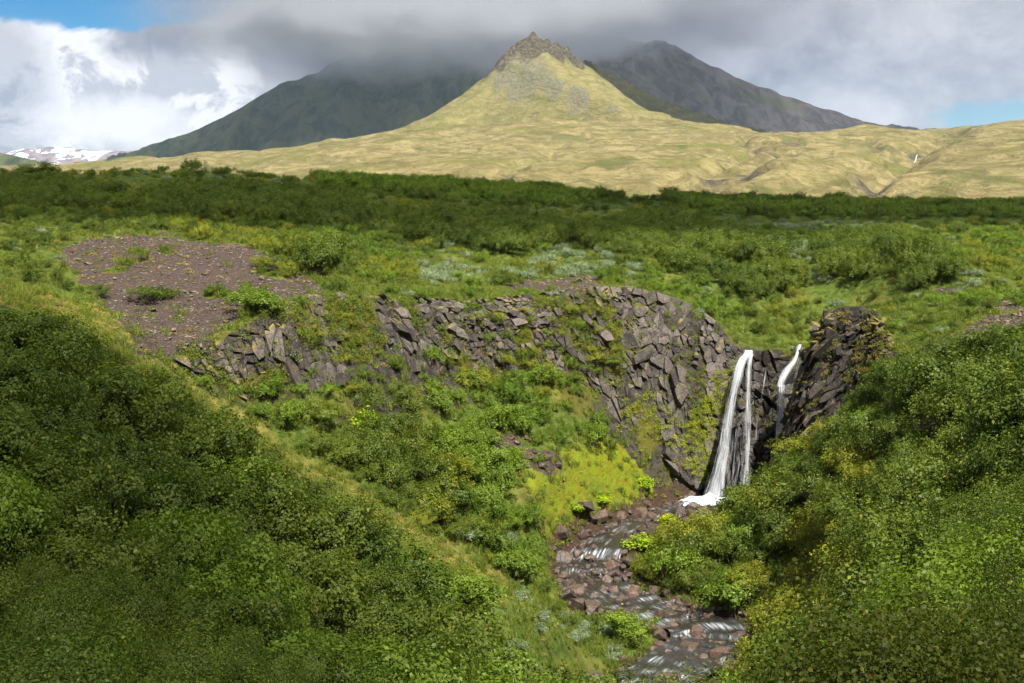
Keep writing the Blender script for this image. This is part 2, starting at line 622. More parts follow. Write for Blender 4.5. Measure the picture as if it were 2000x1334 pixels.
edge = t.math('ADD', t.math('MULTIPLY_ADD', n3, 0.8, -0.40), t.math('MULTIPLY_ADD', n2, 1.2, -0.6))


def crisp(name):
    return t.ramp(t.math('ADD', t.attr(name), edge), 0.38, 0.62)


green = t.mix(t.math('MULTIPLY', t.attr('litter_shade'), t.ramp(n2, 0.75, 0.35)), green, (0.035, 0.030, 0.014))  # leaf litter tone, also painting in the shade beneath dense shrubs
c = t.mix(crisp('moss'), green, mossc)
c = t.mix(crisp('scree'), c, earth)
c = t.mix(crisp('rock'), c, rockc)
c = t.mix(crisp('bed'), c, bedc)
hgt = t.math('ADD', t.math('MULTIPLY', n2, 1.2), t.math('MULTIPLY', n3, 0.5))
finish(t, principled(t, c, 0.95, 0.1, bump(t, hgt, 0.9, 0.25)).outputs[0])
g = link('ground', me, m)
tag(g, 'heath covered valley sides and plateau cut by the stream gorge', None, None, 'structure')


# ------------------------------------------------------------------ hills and mountains
def fan(name, y0, y1, ratio, u0, u1, ncol, fz, mat, label, attrs=None):
    yy = [y0]
    while yy[-1] < y1:
        yy.append(yy[-1] * ratio)
    Yg, Ug = np.meshgrid(np.array(yy), np.linspace(u0, u1, ncol), indexing='ij')
    Xg = Ug * Yg
    r = fz(Xg, Yg)
    Zg, at = r if isinstance(r, tuple) else (r, {})
    me = mesh_from(name, np.stack([Xg, Yg, Zg], -1).reshape(-1, 3), grid_faces(*Xg.shape), True)
    for k, v in at.items():
        add_attr(me, k, v)
    o = link(name, me, mat)
    tag(o, label, None, None, 'structure')
    return o


foot_px = [
    (0, 440, 480), (700, 450, 480), (1400, 460, 480), (2000, 465, 480), (-300, 440, 480), (2300, 460, 480),
    (0, 375, 900), (500, 400, 900), (1000, 425, 900), (1500, 432, 900), (2000, 432, 900), (-300, 380, 900), (2300, 430, 900),
    (0, 338, 2200), (100, 340, 2200), (250, 338, 2300), (430, 314, 2600), (640, 284, 2800), (800, 258, 2950), (900, 250, 2950),
    (500, 345, 1600), (800, 335, 1600), (1000, 350, 1500), (1200, 356, 1500), (1400, 352, 1500), (1600, 356, 1500), (1800, 352, 1500),
    (2000, 345, 1500), (2300, 345, 1500),
    (1000, 285, 2300), (1200, 268, 2600), (1400, 285, 2300), (1600, 300, 2200), (1800, 295, 2100), (2000, 285, 2100),
    (1000, 238, 3050), (1300, 248, 3100), (1500, 264, 3200), (1640, 264, 3300), (1720, 253, 3300), (1850, 248, 3400), (2000, 245, 3400), (2300, 240, 3400),
    (1500, 274, 4700), (2000, 262, 5200), (1640, 272, 4700), (430, 335, 4000), (0, 345, 4000), (200, 340, 4700), (1000, 290, 5000), (700, 320, 4800),
    (-300, 345, 4000), (2300, 262, 5000),
]
ZF = RBF([W(*p) for p in foot_px], 160.0)
PEAK = [  # ridge polylines (photo x, photo y, distance)
    [(985, 106, 3960), (1005, 92, 3980), (1040, 60, 4000), (1062, 80, 4040), (1090, 86, 4070), (1130, 105, 4150), (1165, 128, 4250), (1230, 160, 4320), (1300, 192, 4400), (1400, 230, 4500), (1520, 262, 4650)],
    [(985, 106, 3960), (966, 152, 3900), (930, 180, 3800), (895, 207, 3700), (850, 242, 3600)],
    [(1000, 118, 3900), (1030, 122, 3830), (1100, 152, 3600), (1220, 214, 3300), (1330, 240, 3150)],
]


def ridge_z(x, y, lines, s, D, tail=0.0):
    best = np.full(np.shape(x), -1e9)
    for L in lines:
        P = [W(*p) for p in L]
        vals = np.array([[p[2]] for p in P])
        dd, _, arc, v = seg_dist(x, y, P, vals)
        dd = dd * (1 + 0.10 * fbm(arc / 90.0, dd / 500.0, 3, 71))
        best = np.maximum(best, v[..., 0] - D * (1 - np.exp(-s * dd / D)) - tail * dd)
    return best


gul_lines = [[(1845, 252, 3350), (1815, 285, 2500), (1785, 312, 2150), (1740, 345, 1700), (1690, 385, 1250)],
             [(1470, 268, 2900), (1440, 298, 2300), (1370, 345, 1650), (1340, 372, 1300)],
             [(1560, 282, 2500), (1470, 335, 1750), (1400, 370, 1300)],
             [(1080, 292, 2300), (1000, 322, 1800), (1010, 360, 1400)],
             [(1690, 275, 2700), (1760, 315, 2050)]]
gul_depth = [38, 26, 20, 12, 16]


def foot_z(x, y):
    z = ZF(x, y)
    n = fbm(x / 420, y / 420, 5, 41)
    r2 = fbm(x / 95, y / 160, 4, 43)
    amp = sstep(600, 1500, y)
    z = z + amp * (n * 20 + r2 * 8)
    rock = np.zeros_like(z)
    for L, dep in zip(gul_lines, gul_depth):
        P = [W(*p)[:2] for p in L]
        dd, _, arc = seg_dist(x + fbm(x / 120, y / 120, 3, 47) * 45, y, P)
        wg = dep * 1.35
        z = z - dep * np.exp(-(dd / wg) ** 2)
        rock = np.maximum(rock, np.exp(-(dd / (wg * 1.0)) ** 2) * (0.55 + 0.9 * fbm(x / 60, y / 60, 3, 53)))
    pk = ridge_z(x, y, PEAK, 1.10, 255.0, 0.10)
    dr0, _, _ = seg_dist(x, y, [W(*p)[:2] for p in PEAK[0][:6]])
    crag = sstep(85, 20, dr0 + 55 * fbm(x / 60, y / 60, 4, 69)) * sstep(360, 430, pk + 40 * fbm(x / 40, y / 40, 3, 68))
    pk = pk + fbm(x / 110, y / 110, 5, 61) * (8 + 12 * crag) + crag * (fbm(x / 38, y / 60, 4, 63) * 15)
    k = 22.0
    zz = np.maximum(z, pk) + k * 0.25 * np.clip(1 - np.abs(z - pk) / k, 0, 1) ** 2
    onp = sstep(-20, 40, pk - z)
    dspur, _, _ = seg_dist(x, y, [W(*p)[:2] for p in PEAK[2]])
    scree = onp * sstep(170, 10, dspur + 60 * fbm(x / 60, y / 200, 4, 65)) * sstep(190, 360, zz + 110 * fbm(x / 35, y / 260, 4, 67)) * 0.66
    return zz, {'rock': np.clip(rock, 0, 1), 'crag': crag * onp, 'scree': scree, 'high': onp}


m, t = new_mat('moss_hill')
geo = t.n('ShaderNodeNewGeometry')
pos = geo.outputs['Position']
n1 = t.noise(pos, 0.006, 7, 0.62, 0.4)
n2 = t.noise(t.scale_vec(pos, (0.6, 0.25, 1.6)), 0.045, 7, 0.66, 0.8)
n3 = t.noise(pos, 0.11, 5, 0.7)
yel = t.mix(t.ramp(n2, 0.36, 0.66), (0.165, 0.138, 0.060), (0.312, 0.262, 0.122))
yel = t.mix(t.math('MULTIPLY', t.ramp(n1, 0.50, 0.66), 0.85), yel, (0.15, 0.155, 0.045))
yel = t.mix(t.math('MULTIPLY', t.ramp(n3, 0.50, 0.66), 0.7), yel, (0.11, 0.105, 0.045))
pale_scree = t.mix(t.ramp(n3, 0.35, 0.65), (0.13, 0.118, 0.10), (0.25, 0.225, 0.175))  # pale scree colour
yel = t.mix(t.ramp(t.math('MULTIPLY', t.attr('scree'), t.math('ADD', n2, n3)), 0.30, 0.56), yel, pale_scree)
yel = t.mix(t.math('MULTIPLY', t.ramp(t.noise(t.scale_vec(pos, (0.7, 0.35, 1.2)), 0.014, 6, 0.65, 0.6), 0.54, 0.66), 0.75), yel, (0.095, 0.105, 0.036))
yel = t.mix(t.math('MULTIPLY', t.attr('high'), 0.35), yel, (0.17, 0.17, 0.05))
nz = t.n('ShaderNodeSeparateXYZ')
t.link(geo.outputs['Normal'], nz.inputs[0])
steep = t.ramp(t.math('MULTIPLY_ADD', n3, 0.25, nz.outputs[2]), 0.78, 0.62)
rk = t.mix(t.ramp(n3, 0.4, 0.62), (0.045, 0.040, 0.030), (0.14, 0.115, 0.085))
f = t.math('MAXIMUM', t.ramp(t.math('MULTIPLY', t.attr('rock'), t.math('MULTIPLY_ADD', n3, 2.4, -0.35)), 0.30, 0.75),
           t.math('MULTIPLY', t.ramp(t.math('MULTIPLY', t.attr('crag'), t.math('MULTIPLY_ADD', n3, 1.8, 0.1)), 0.34, 0.74), 0.95))
f = t.math('MAXIMUM', f, t.math('MULTIPLY', steep, 0.5))
c = t.mix(f, yel, rk)
finish(t, principled(t, c, 1.0, 0.0, bump(t, t.math('ADD', n2, t.math('MULTIPLY', n3, 0.6)), 0.9, 14.0)).outputs[0])
MATS['moss_hill'] = m
fan('foothills', 480, 5300, 1.0052, -0.52, 0.52, 640, foot_z, m, 'sunlit yellow moss foothills rising to a crag topped pyramid peak')

LEFT_MT = [[(60, 338, 7400), (150, 325, 7300), (300, 297, 7200), (400, 272, 7100), (440, 250, 7050), (500, 206, 7000), (545, 164, 7000), (560, 158, 7000), (620, 140, 7050), (700, 95, 7100), (800, 60, 7200), (950, 50, 7300), (1100, 80, 7400), (1180, 110, 7400)],
           [(700, 100, 7100), (690, 160, 6500), (640, 230, 5900)], [(860, 80, 7200), (830, 170, 6500), (800, 240, 5900)],
           [(545, 166, 7000), (520, 215, 6600), (440, 275, 6100)]]
CONE = [[(1120, 60, 7500), (1200, 70, 7300), (1300, 82, 7000), (1345, 104, 6950), (1400, 132, 6900), (1540, 194, 6800), (1640, 227, 6700), (1700, 240, 6650), (1760, 247, 6600), (1900, 254, 6500), (2200, 262, 6500)],
        [(1300, 84, 7000), (1250, 110, 6700), (1170, 132, 6350), (1120, 190, 6000)]]


def left_mt(x, y):
    z = ridge_z(x, y, LEFT_MT, 0.62, 900.0)
    d0, _, arc = seg_dist(x, y, [W(*p) for p in LEFT_MT[0]])
    n = fbm(arc / 130, y / 900, 5, 81)
    calm = 0.12 + 0.88 * sstep(20, 420, d0)
    z = z + calm * (n * 40 + fbm(x / 150, y / 220, 5, 83) * 42 - np.abs(fbm(arc / 90, y / 1500, 3, 87)) * 38)
    return np.maximum(z, 110 + 20 * fbm(x / 500, y / 500, 3, 85)), {'hue': sstep(-400, 150, x)}


def cone_mt(x, y):
    z = ridge_z(x, y, CONE, 0.55, 900.0)
    z = z + fbm(x / 160, y / 500, 5, 91) * 18 + fbm(x / 60, y / 160, 4, 93) * 8
    return np.maximum(z, 150), {'hue': np.ones_like(z)}


m, t = new_mat('dark_mountain')
pos = t.n('ShaderNodeNewGeometry').outputs['Position']
n1 = t.noise(pos, 0.0035, 7, 0.62, 0.6)
n2 = t.noise(t.scale_vec(pos, (1.0, 0.3, 0.4)), 0.016, 7, 0.65, 0.5)
c = t.mix(t.ramp(n2, 0.36, 0.66), (0.036, 0.052, 0.036), (0.105, 0.115, 0.060))
c2 = t.mix(t.ramp(n2, 0.36, 0.66), (0.075, 0.068, 0.072), (0.175, 0.155, 0.150))
gravel = t.ramp(t.math('ADD', t.attr('hue'), t.math('MULTIPLY_ADD', n1, 1.6, -0.8)), 0.35, 0.75)
c = t.mix(gravel, c, c2)
c = t.mix(t.math('MULTIPLY', t.ramp(n1, 0.53, 0.62), 0.55), c, (0.12, 0.125, 0.05))
finish(t, principled(t, c, 1.0, 0.0, bump(t, n2, 0.8, 22.0)).outputs[0])
fan('mountain', 5300, 8200, 1.0045, -0.42, 0.14, 420, left_mt, m, 'dark green and grey mountain with its top lost in cloud')
fan('mountain', 5500, 8000, 1.0045, 0.0, 0.50, 320, cone_mt, m, 'grey gravel cone with a long straight right flank under cloud')

SNOW = [[(-200, 300, 15500), (0, 300, 15500), (60, 288, 15200), (90, 284, 15200), (120, 290, 15100), (165, 291, 15000), (215, 296, 15000), (275, 296, 15000), (330, 312, 15000), (500, 330, 15000)]]


def snow_mt(x, y):
    z = ridge_z(x, y, SNOW, 0.42, 700)
    z = z + fbm(x / 300, y / 600, 5, 101) * 22
    return np.maximum(z, 330)


m, t = new_mat('snow_mountain')
pos = t.n('ShaderNodeNewGeometry').outputs['Position']
n1 = t.noise(t.scale_vec(pos, (1, 0.5, 1.7)), 0.0046, 6, 0.58, 0.9)
n2 = t.noise(pos, 0.012, 5, 0.6)
c = t.mix(t.ramp(n2, 0.4, 0.6), (0.10, 0.085, 0.10), (0.20, 0.15, 0.14))
c = t.mix(t.ramp(n1, 0.515, 0.545), c, (0.62, 0.65, 0.72))
finish(t, principled(t, c, 0.9, 0.1).outputs[0])
fan('snow_mountain', 14000, 16500, 1.0035, -0.48, -0.15, 260, snow_mt, m, 'far brown mountain streaked with snow patches under white cloud')

HILLL = [[(-400, 280, 3300), (-100, 288, 3200), (0, 296, 3100), (40, 306, 3050), (100, 322, 3000), (200, 345, 2900)]]
fan('hill', 2500, 3700, 1.006, -0.60, -0.28, 120, lambda x, y: np.maximum(ridge_z(x, y, HILLL, 0.35, 400) + fbm(x / 80, y / 80, 4, 111) * 3, 60), MATS['dark_mountain'],
    'low dark green hill at the far left edge')
for o in COL.objects:
    if o.name == 'hill' and 'hue' not in o.data.attributes:
        add_attr(o.data, 'hue', np.zeros(len(o.data.vertices)))

# ------------------------------------------------------------------ rock materials
def rock_mat(name, dark, light, rust, moss=(0.24, 0.19, 0.03), moss_amt=0.5, rough=0.85, spec=0.25):
    m, t = new_mat(name)
    geo = t.n('ShaderNodeNewGeometry')
    pos = geo.outputs['Position']
    rnd = t.n('ShaderNodeObjectInfo').outputs['Random']
    n1 = t.noise(pos, 1.3, 4, 0.65)
    n2 = t.noise(pos, 9.0, 4, 0.7)
    vo = t.n('ShaderNodeTexVoronoi', feature='DISTANCE_TO_EDGE')
    vo.inputs['Scale'].default_value = 2.6
    t.link(t.vmath('ADD', t.scale_vec(pos, (1.0, 1.0, 0.7)), t.vmath('MULTIPLY', t.noise(pos, 2.0, 2, 0.5, 0, True), (0.5, 0.5, 0.5))), vo.inputs['Vector'])
    crack = t.ramp(vo.outputs['Distance'], 0.0, 0.035)
    f = t.math('ADD', t.math('MULTIPLY', rnd, 0.75), t.math('MULTIPLY_ADD', n1, 1.0, -0.37), clamp=True)
    c = t.mix(f, dark, light)
    c = t.mix(t.math('MULTIPLY', t.ramp(n1, 0.55, 0.70), 0.75), c, rust)
    c = t.mix(t.ramp(n2, 0.35, 0.70), t.mix(0.45, c, (0.01, 0.009, 0.008)), c)
    c = t.mix(t.math('MULTIPLY_ADD', crack, 0.65, 0.35), (0.008, 0.007, 0.006), c)
    sp = t.n('ShaderNodeSeparateXYZ')
    t.link(geo.outputs['Normal'], sp.inputs[0])
    up = t.ramp(t.math('ADD', sp.outputs[2], t.math('MULTIPLY_ADD', n1, 1.6, -0.85)), 0.62, 0.85)
    c = t.mix(t.math('MULTIPLY', up, moss_amt), c, moss)
    c = t.mix(t.math('MULTIPLY', t.ramp(t.noise(pos, 5.0, 3, 0.6), 0.64, 0.70), 0.35), c, (0.30, 0.29, 0.25))
    finish(t, principled(t, c, rough, spec, bump(t, t.math('ADD', t.math('ADD', n2, n1), t.math('MULTIPLY', crack, 0.8)), 0.7, 0.07)).outputs[0])
    return m


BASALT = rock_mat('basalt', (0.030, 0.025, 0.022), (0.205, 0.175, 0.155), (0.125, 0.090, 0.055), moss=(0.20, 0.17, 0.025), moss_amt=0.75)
BASALT_SHADED = rock_mat('basalt_shaded_side', (0.022, 0.019, 0.017), (0.105, 0.088, 0.077), (0.11, 0.075, 0.045), moss_amt=0.6)  # darker copy of the basalt: shade of that side put into the colour
BASALT_WET = rock_mat('basalt_wet', (0.009, 0.007, 0.006), (0.036, 0.027, 0.021), (0.045, 0.028, 0.012), (0.11, 0.11, 0.010), 0.55, 0.42, 0.35)
BOULDER = rock_mat('stream_boulder', (0.040, 0.027, 0.023), (0.150, 0.098, 0.080), (0.15, 0.065, 0.040), (0.16, 0.13, 0.02), 0.12, 0.45, 0.5)
STONE = rock_mat('scree_stone', (0.070, 0.055, 0.050), (0.20, 0.17, 0.155), (0.16, 0.09, 0.07), (0.30, 0.26, 0.09), 0.35)


# ------------------------------------------------------------------ cliffs: blocks cut as a jittered cell pattern of the rim's steep face
rimA = np.array(RIM_D)
rimL = np.concatenate([[0], np.cumsum(np.hypot(*np.diff(rimA, axis=0).T))])


def rim_at(s):
    """point and outward (gorge side) normal on the rim"""
    x = np.interp(s, rimL, rimA[:, 0])
    y = np.interp(s, rimL, rimA[:, 1])
    e = 0.6
    dx = np.interp(s + e, rimL, rimA[:, 0]) - np.interp(s - e, rimL, rimA[:, 0])
    dy = np.interp(s + e, rimL, rimA[:, 1]) - np.interp(s - e, rimL, rimA[:, 1])
    L = np.maximum(np.hypot(dx, dy), 1e-6)
    return x, y, dy / L, -dx / L


def rim_s(i):
    """arc length of control point i of rim_px"""
    return rimL[i * 3]


def face_point(s, tt):
    """place on the steep face: s along the rim, tt 0 foot .. 1 rim"""
    x, y, nx, ny = rim_at(s)
    H = np.clip(ZU(x, y) - ZL(x, y), 0, 12)
    jag = fbm(x * 0.33, y * 0.33, 3, 5) * 0.75 * sstep(1.0, 3.0, H)
    wd_ = 0.35 + 0.17 * H
    off = -(-wd_ + 2 * wd_ * tt - jag)           # metres out from the rim
    X, Y = x + nx * off, y + ny * off
    Z = ZL(X, Y) + (ZU(X, Y) - ZL(X, Y)) * tt
    return np.stack([X, Y, Z], -1), np.stack([nx, ny, np.full_like(nx, 0.25)], -1), H


def clip_poly(poly, a, b, c):
    """keep the part of poly with a*x + b*y <= c"""
    out = []
    n = len(poly)
    for i in range(n):
        p, q = poly[i], poly[(i + 1) % n]
        dp, dq = a * p[0] + b * p[1] - c, a * q[0] + b * q[1] - c
        if dp <= 0:
            out.append(p)
        if (dp < 0 < dq) or (dq < 0 < dp):
            k = dp / (dp - dq)
            out.append((p[0] + (q[0] - p[0]) * k, p[1] + (q[1] - p[1]) * k))
    return out


def cells(w_, h_, cw, ch, rng, lean=0.0):
    """irregular cells: dart throwing with a radius that varies over the face"""
    asp = cw / ch
    pts, rad = [], []
    sd_ = rng.randrange(1000)
    for _ in range(int(40 * w_ * h_ / (cw * ch))):
        p = (rng.uniform(0, w_), rng.uniform(0, h_))
        r = cw * (0.30 + 1.35 * float(vnoise(p[0] / (2.0 * cw), p[1] / (2.0 * ch), sd_)) ** 1.3)
        if all((p[0] - q[0] - lean * (p[1] - q[1])) ** 2 + ((p[1] - q[1]) * asp) ** 2 > (0.5 * (r + rq)) ** 2 for q, rq in zip(pts, rad)):
            pts.append(p)
            rad.append(r)
    P = np.array(pts)
    res = []
    for i, p in enumerate(P):
        poly = [(p[0] - 3 * cw, p[1] - 2.2 * ch), (p[0] + 3 * cw, p[1] - 2.2 * ch), (p[0] + 3 * cw, p[1] + 2.2 * ch), (p[0] - 3 * cw, p[1] + 2.2 * ch)]
        dv = P - p
        dist = np.hypot(dv[:, 0] - lean * dv[:, 1], dv[:, 1] * asp)
        for j in np.argsort(dist)[1:15]:
            q = P[j]
            gx, gy = q[0] - p[0], q[1] - p[1]
            a = gx - lean * gy
            b = -lean * (gx - lean * gy) + asp * asp * gy
            c = a * (p[0] + q[0]) / 2 + b * (p[1] + q[1]) / 2
            poly = clip_poly(poly, a, b, c)
            if len(poly) < 3:
                break
        for a, b, c in ((-1, 0, 0.0), (1, 0, w_), (0, -1, 0.0), (0, 1, h_)):
            poly = clip_poly(poly, a, b, c) if len(poly) >= 3 else poly
        if len(poly) >= 3:
            res.append((p, poly))
    return res


def leafy(s, tt):
    """where plants have taken over the steep face"""
    thr = np.where((s > rim_s(6)) & (s < rim_s(11)), 0.0, np.where(s < rim_s(13) - 1.0, 0.30, 2.0))
    return fbm(s / 2.4, tt * 1.9, 3, 77) > thr


def rubble_part(root, s0, s1, hm, t0, t1, mat, rng, size=0.42):
    """small broken rock between the blocks, joined"""
    W_ = s1 - s0
    nx, ny = int(W_ / size), int(hm / size)
    gx, gy = np.meshgrid(np.arange(nx + 1), np.arange(ny + 1), indexing='ij')
    r_ = np.random.default_rng(rng.randrange(9999))
    cx_ = np.clip((gx + r_.uniform(-0.42, 0.42, gx.shape)) / nx, 0, 1) * W_
    cy_ = np.clip((gy + r_.uniform(-0.42, 0.42, gy.shape) + 0.5 * (gx % 2)) / ny, 0, 1) * hm
    P, N, H = face_point(s0 + cx_.ravel(), t0 + (t1 - t0) * cy_.ravel() / hm)
    lf = leafy(s0 + cx_.ravel(), t0 + (t1 - t0) * cy_.ravel() / hm).reshape(cx_.shape)
    P = P.reshape(nx + 1, ny + 1, 3)
    N = N.reshape(nx + 1, ny + 1, 3)
    V, FC = [], []
    for i in range(nx):
        for j in range(ny):
            if lf[i, j]:
                continue
            q = np.array([P[i, j], P[i + 1, j], P[i + 1, j + 1], P[i, j + 1]])
            nn_ = N[i, j] / np.linalg.norm(N[i, j])
            c_ = q.mean(0)
            up_ = r_.uniform(-0.08, 0.38)
            fr_ = c_ + (q - c_) * r_.uniform(0.72, 0.98) + nn_ * (up_ + r_.uniform(-0.09, 0.09, (4, 1)))
            b_ = len(V)
            V += list(q - nn_ * 0.2) + list(fr_)
            FC += [(b_ + k_, b_ + (k_ + 1) % 4, b_ + 4 + (k_ + 1) % 4, b_ + 4 + k_) for k_ in range(4)]
            FC += [(b_ + 4, b_ + 5, b_ + 6, b_ + 7)] if r_.random() < 0.5 else [(b_ + 4, b_ + 5, b_ + 6, b_ + 6), (b_ + 4, b_ + 6, b_ + 7, b_ + 7)]
    FC = [tuple(dict.fromkeys(f_)) for f_ in FC]
    me = mesh_from('rubble', np.array(V) - np.array(root.location), FC)
    o = link('rubble', me, mat, root)
    o['kind'] = 'stuff'
    return o


def cliff(label, s0, s1, cw, ch, mat, seed, proud=(0.0, 0.42), skip=lambda s, t, px, py: 0.0, t0=-0.06, t1=1.06, name='basalt_cliff', lean=0.0):
    rng = random.Random(seed)
    ss = np.linspace(s0, s1, 40)
    P0, _, H = face_point(ss, np.full(40, 0.0))
    root = empty(name, tuple(P0[len(P0) // 2]))
    tag(root, label, 'cliff', 'basalt cliffs round the gorge')
    hm = float(np.max(H)) * 1.06
    W_ = s1 - s0
    todo = []
    for p, poly in cells(W_, hm, cw, ch, rng, lean):
        # below the local foot or above the local rim nothing is built: height is shared out by the local cliff height
        tt = p[1] / hm
        todo.append((p, poly, tt))
    cs = np.array([s0 + p[0] for p, _, _ in todo])
    ct = np.array([t0 + (t1 - t0) * tt for _, _, tt in todo])
    C, N, Hc = face_point(cs, ct)
    px, py = to_px(C[:, 0], C[:, 1], C[:, 2])
    rubble_part(root, s0, s1, hm, t0, min(t1, 1.0), mat, random.Random(seed + 50))
    made = 0
    keep, flat_ = [], []
    for k, (p, poly, tt) in enumerate(todo):
        if Hc[k] < 0.8 or rng.random() < skip(cs[k], ct[k], px[k], py[k]) or len(keep) >= 300:
            continue
        q = np.array(poly)
        cen = q.mean(0)
        q = cen + (q - cen) * 0.985
        keep.append((k, len(q)))
        flat_ += [cen + (q - cen) * sc_ for sc_ in (1.0, 0.97, 0.74)]
    fl = np.concatenate(flat_)
    FP = face_point(s0 + fl[:, 0], t0 + (t1 - t0) * fl[:, 1] / hm)[0]
    at_ = 0
    for k, n in keep:
        ring = [(FP[at_ + i * n:at_ + (i + 1) * n], None) for i in range(3)]
        at_ += 3 * n
        q = ring[0][0]
        nrm = N[k] / np.linalg.norm(N[k])
        tan = np.array([-nrm[1], nrm[0], 0.0])
        tan /= np.linalg.norm(tan)
        upv = np.cross(tan, nrm)
        upv = upv if upv[2] > 0 else -upv
        u_, v_ = cs[k] / 2.6, ct[k] * hm / 2.4
        base = proud[0] + (proud[1] - proud[0]) * max(0.0, 0.35 + 0.55 * float(fbm(u_, v_, 2, seed)) + 0.55 * rng.random() ** 3)
        tx = 0.55 * float(fbm(u_, v_, 2, seed + 5)) + rng.gauss(0, 0.13)
        tu = 0.12 + 0.45 * float(fbm(u_ + 7, v_, 2, seed + 9)) + rng.gauss(0, 0.16)
        v = []
        n = len(q)
        pc = C[k]
        for pt, depth, gain in ((ring[0][0], -0.55, 0.0), (ring[1][0], base, 1.0)):
            for i in range(n):
                dl = pt[i] - pc
                lx, lu = float(dl @ tan), float(dl @ upv)
                v.append(pt[i] + nrm * (depth + gain * (tx * lx - tu * lu) + rng.uniform(-0.07, 0.07) * (gain > 0)))
        # a chipped front: facets meet in a point off the middle
        ia, ib = rng.randrange(n), rng.randrange(n)
        ap = 0.5 * v[n:2 * n][ia] + 0.2 * v[n:2 * n][ib] + 0.3 * np.mean(v[n:2 * n], axis=0)
        v.append(ap + nrm * rng.uniform(0.0, 0.16))
        org = pc
        v = np.array(v) - org
        fc = []
        for i in range(n):
            j = (i + 1) % n
            fc.append((i, j, n + j, n + i))
            fc.append((n + i, n + j, 2 * n))
        bmesh_me = mesh_from('block', v, fc)
        o = link('block', bmesh_me, mat, root)
        o.location = Vector(org) - root.location
        made += 1
    return root


def lerp_skip(poly_list):
    def f(s, t_, px, py):
        if leafy(np.array([s]), np.array([t_]))[0]:
            return 0.88
        for poly, prob in poly_list:
            if in_poly(np.array([px]), np.array([py]), poly)[0]:
                return prob
        return 0.07
    return f


cliff('grey blocky basalt outcrop standing below the brown scree mound', rim_s(3) + 0.5, rim_s(6) + 0.4, 0.66, 1.05, BASALT, 11, (0.0, 0.55), lean=0.1, skip=
      lerp_skip([([(330, 590), (600, 555), (600, 618), (430, 660), (330, 700)], 0.55)]))
cliff('broken rock band with grassy ledges right of the outcrop', rim_s(6) + 0.4, rim_s(8) + 1.5, 0.95, 0.70, BASALT, 12, (0.0, 0.6), lean=-0.5, skip=
      lerp_skip([([(585, 590), (740, 640), (740, 800), (600, 760)], 0.5), ([(730, 640), (800, 660), (850, 740), (730, 740)], 0.5)]))
cliff('mossy middle stretch of cliff with yellow and green ledges', rim_s(8) + 1.5, rim_s(11) - 0.6, 0.74, 0.80, BASALT, 13, (0.0, 0.6), lean=-0.25, skip=
      lerp_skip([([(880, 630), (1000, 640), (1180, 625), (1190, 780), (1000, 760), (860, 720)], 0.72), ([(760, 580), (900, 600), (880, 760), (760, 740)], 0.10)]))
cliff('tall fractured basalt wall left of the waterfall', rim_s(11) - 0.6, rim_s(13) + 1.0, 0.80, 1.1, BASALT, 14, (0.0, 0.65), lean=0.35, skip=
      lerp_skip([([(1180, 800), (1320, 700), (1420, 730), (1380, 900), (1250, 880)], 0.30)]))
cliff('dark wet rock wall behind the falling water', rim_s(13) + 1.0, rim_s(17) + 1.0, 0.75, 0.85, BASALT_WET, 15, (0.0, 0.42), skip=lerp_skip([]), t1=0.97)
prow = cliff('dark overhanging cliff of small columns right of the waterfall', rim_s(17) + 1.0, rim_s(21) + 1.2, 0.66, 0.80, BASALT_SHADED, 16, (0.0, 0.45), lean=0.15, skip=lerp_skip([]))


def boulder_mesh(name, seed, sx, sy, sz, npt=15, jag=0.0):
    rng = random.Random(seed)
    bm = bmesh.new()
    for _ in range(npt):
        v = Vector((rng.gauss(0, 1), rng.gauss(0, 1), rng.gauss(0, 1)))
        v.normalize()
        v = Vector((abs(v.x) ** 0.75 * math.copysign(1, v.x) * sx, abs(v.y) ** 0.75 * math.copysign(1, v.y) * sy, abs(v.z) ** 0.75 * math.copysign(1, v.z) * sz)) * rng.uniform(0.85, 1.1)
        bm.verts.new(v)
    r = bmesh.ops.convex_hull(bm, input=bm.verts)
    dead = [e for e in r['geom_interior'] + r['geom_unused'] if isinstance(e, bmesh.types.BMVert)]
    if dead:
        bmesh.ops.delete(bm, geom=list(set(dead)), context='VERTS')
    bmesh.ops.bevel(bm, geom=bm.edges[:], offset=0.06 * min(sx, sy, sz), segments=1, affect='EDGES', profile=0.5)
    me = bpy.data.meshes.new(name)
    bm.to_mesh(me)
    bm.free()
    return me


# the jutting nose of the overhang: bigger blocks of the same cliff along its rim
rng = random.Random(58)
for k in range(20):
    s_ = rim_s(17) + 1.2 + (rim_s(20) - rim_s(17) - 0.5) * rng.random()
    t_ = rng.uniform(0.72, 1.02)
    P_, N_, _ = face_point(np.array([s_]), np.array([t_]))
    o = link('block', boulder_mesh('block', 950 + k, rng.uniform(0.7, 1.25), rng.uniform(0.6, 1.0), rng.uniform(0.35, 0.75), 11), BASALT_SHADED, prow)
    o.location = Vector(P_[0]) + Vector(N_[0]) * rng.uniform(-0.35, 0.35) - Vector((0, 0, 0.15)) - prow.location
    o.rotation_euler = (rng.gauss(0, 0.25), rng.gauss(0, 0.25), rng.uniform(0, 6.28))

boulder_meshes = [boulder_mesh('boulder', 100 + k, 0.5, 0.40 + 0.1 * (k % 3), 0.26 + 0.06 * (k % 4)) for k in range(12)]
for bmh in boulder_meshes:
    bmh.materials.append(BOULDER)
streamL = np.concatenate([[0], np.cumsum(np.hypot(*np.diff(STREAM_D[:, :2], axis=0).T))])


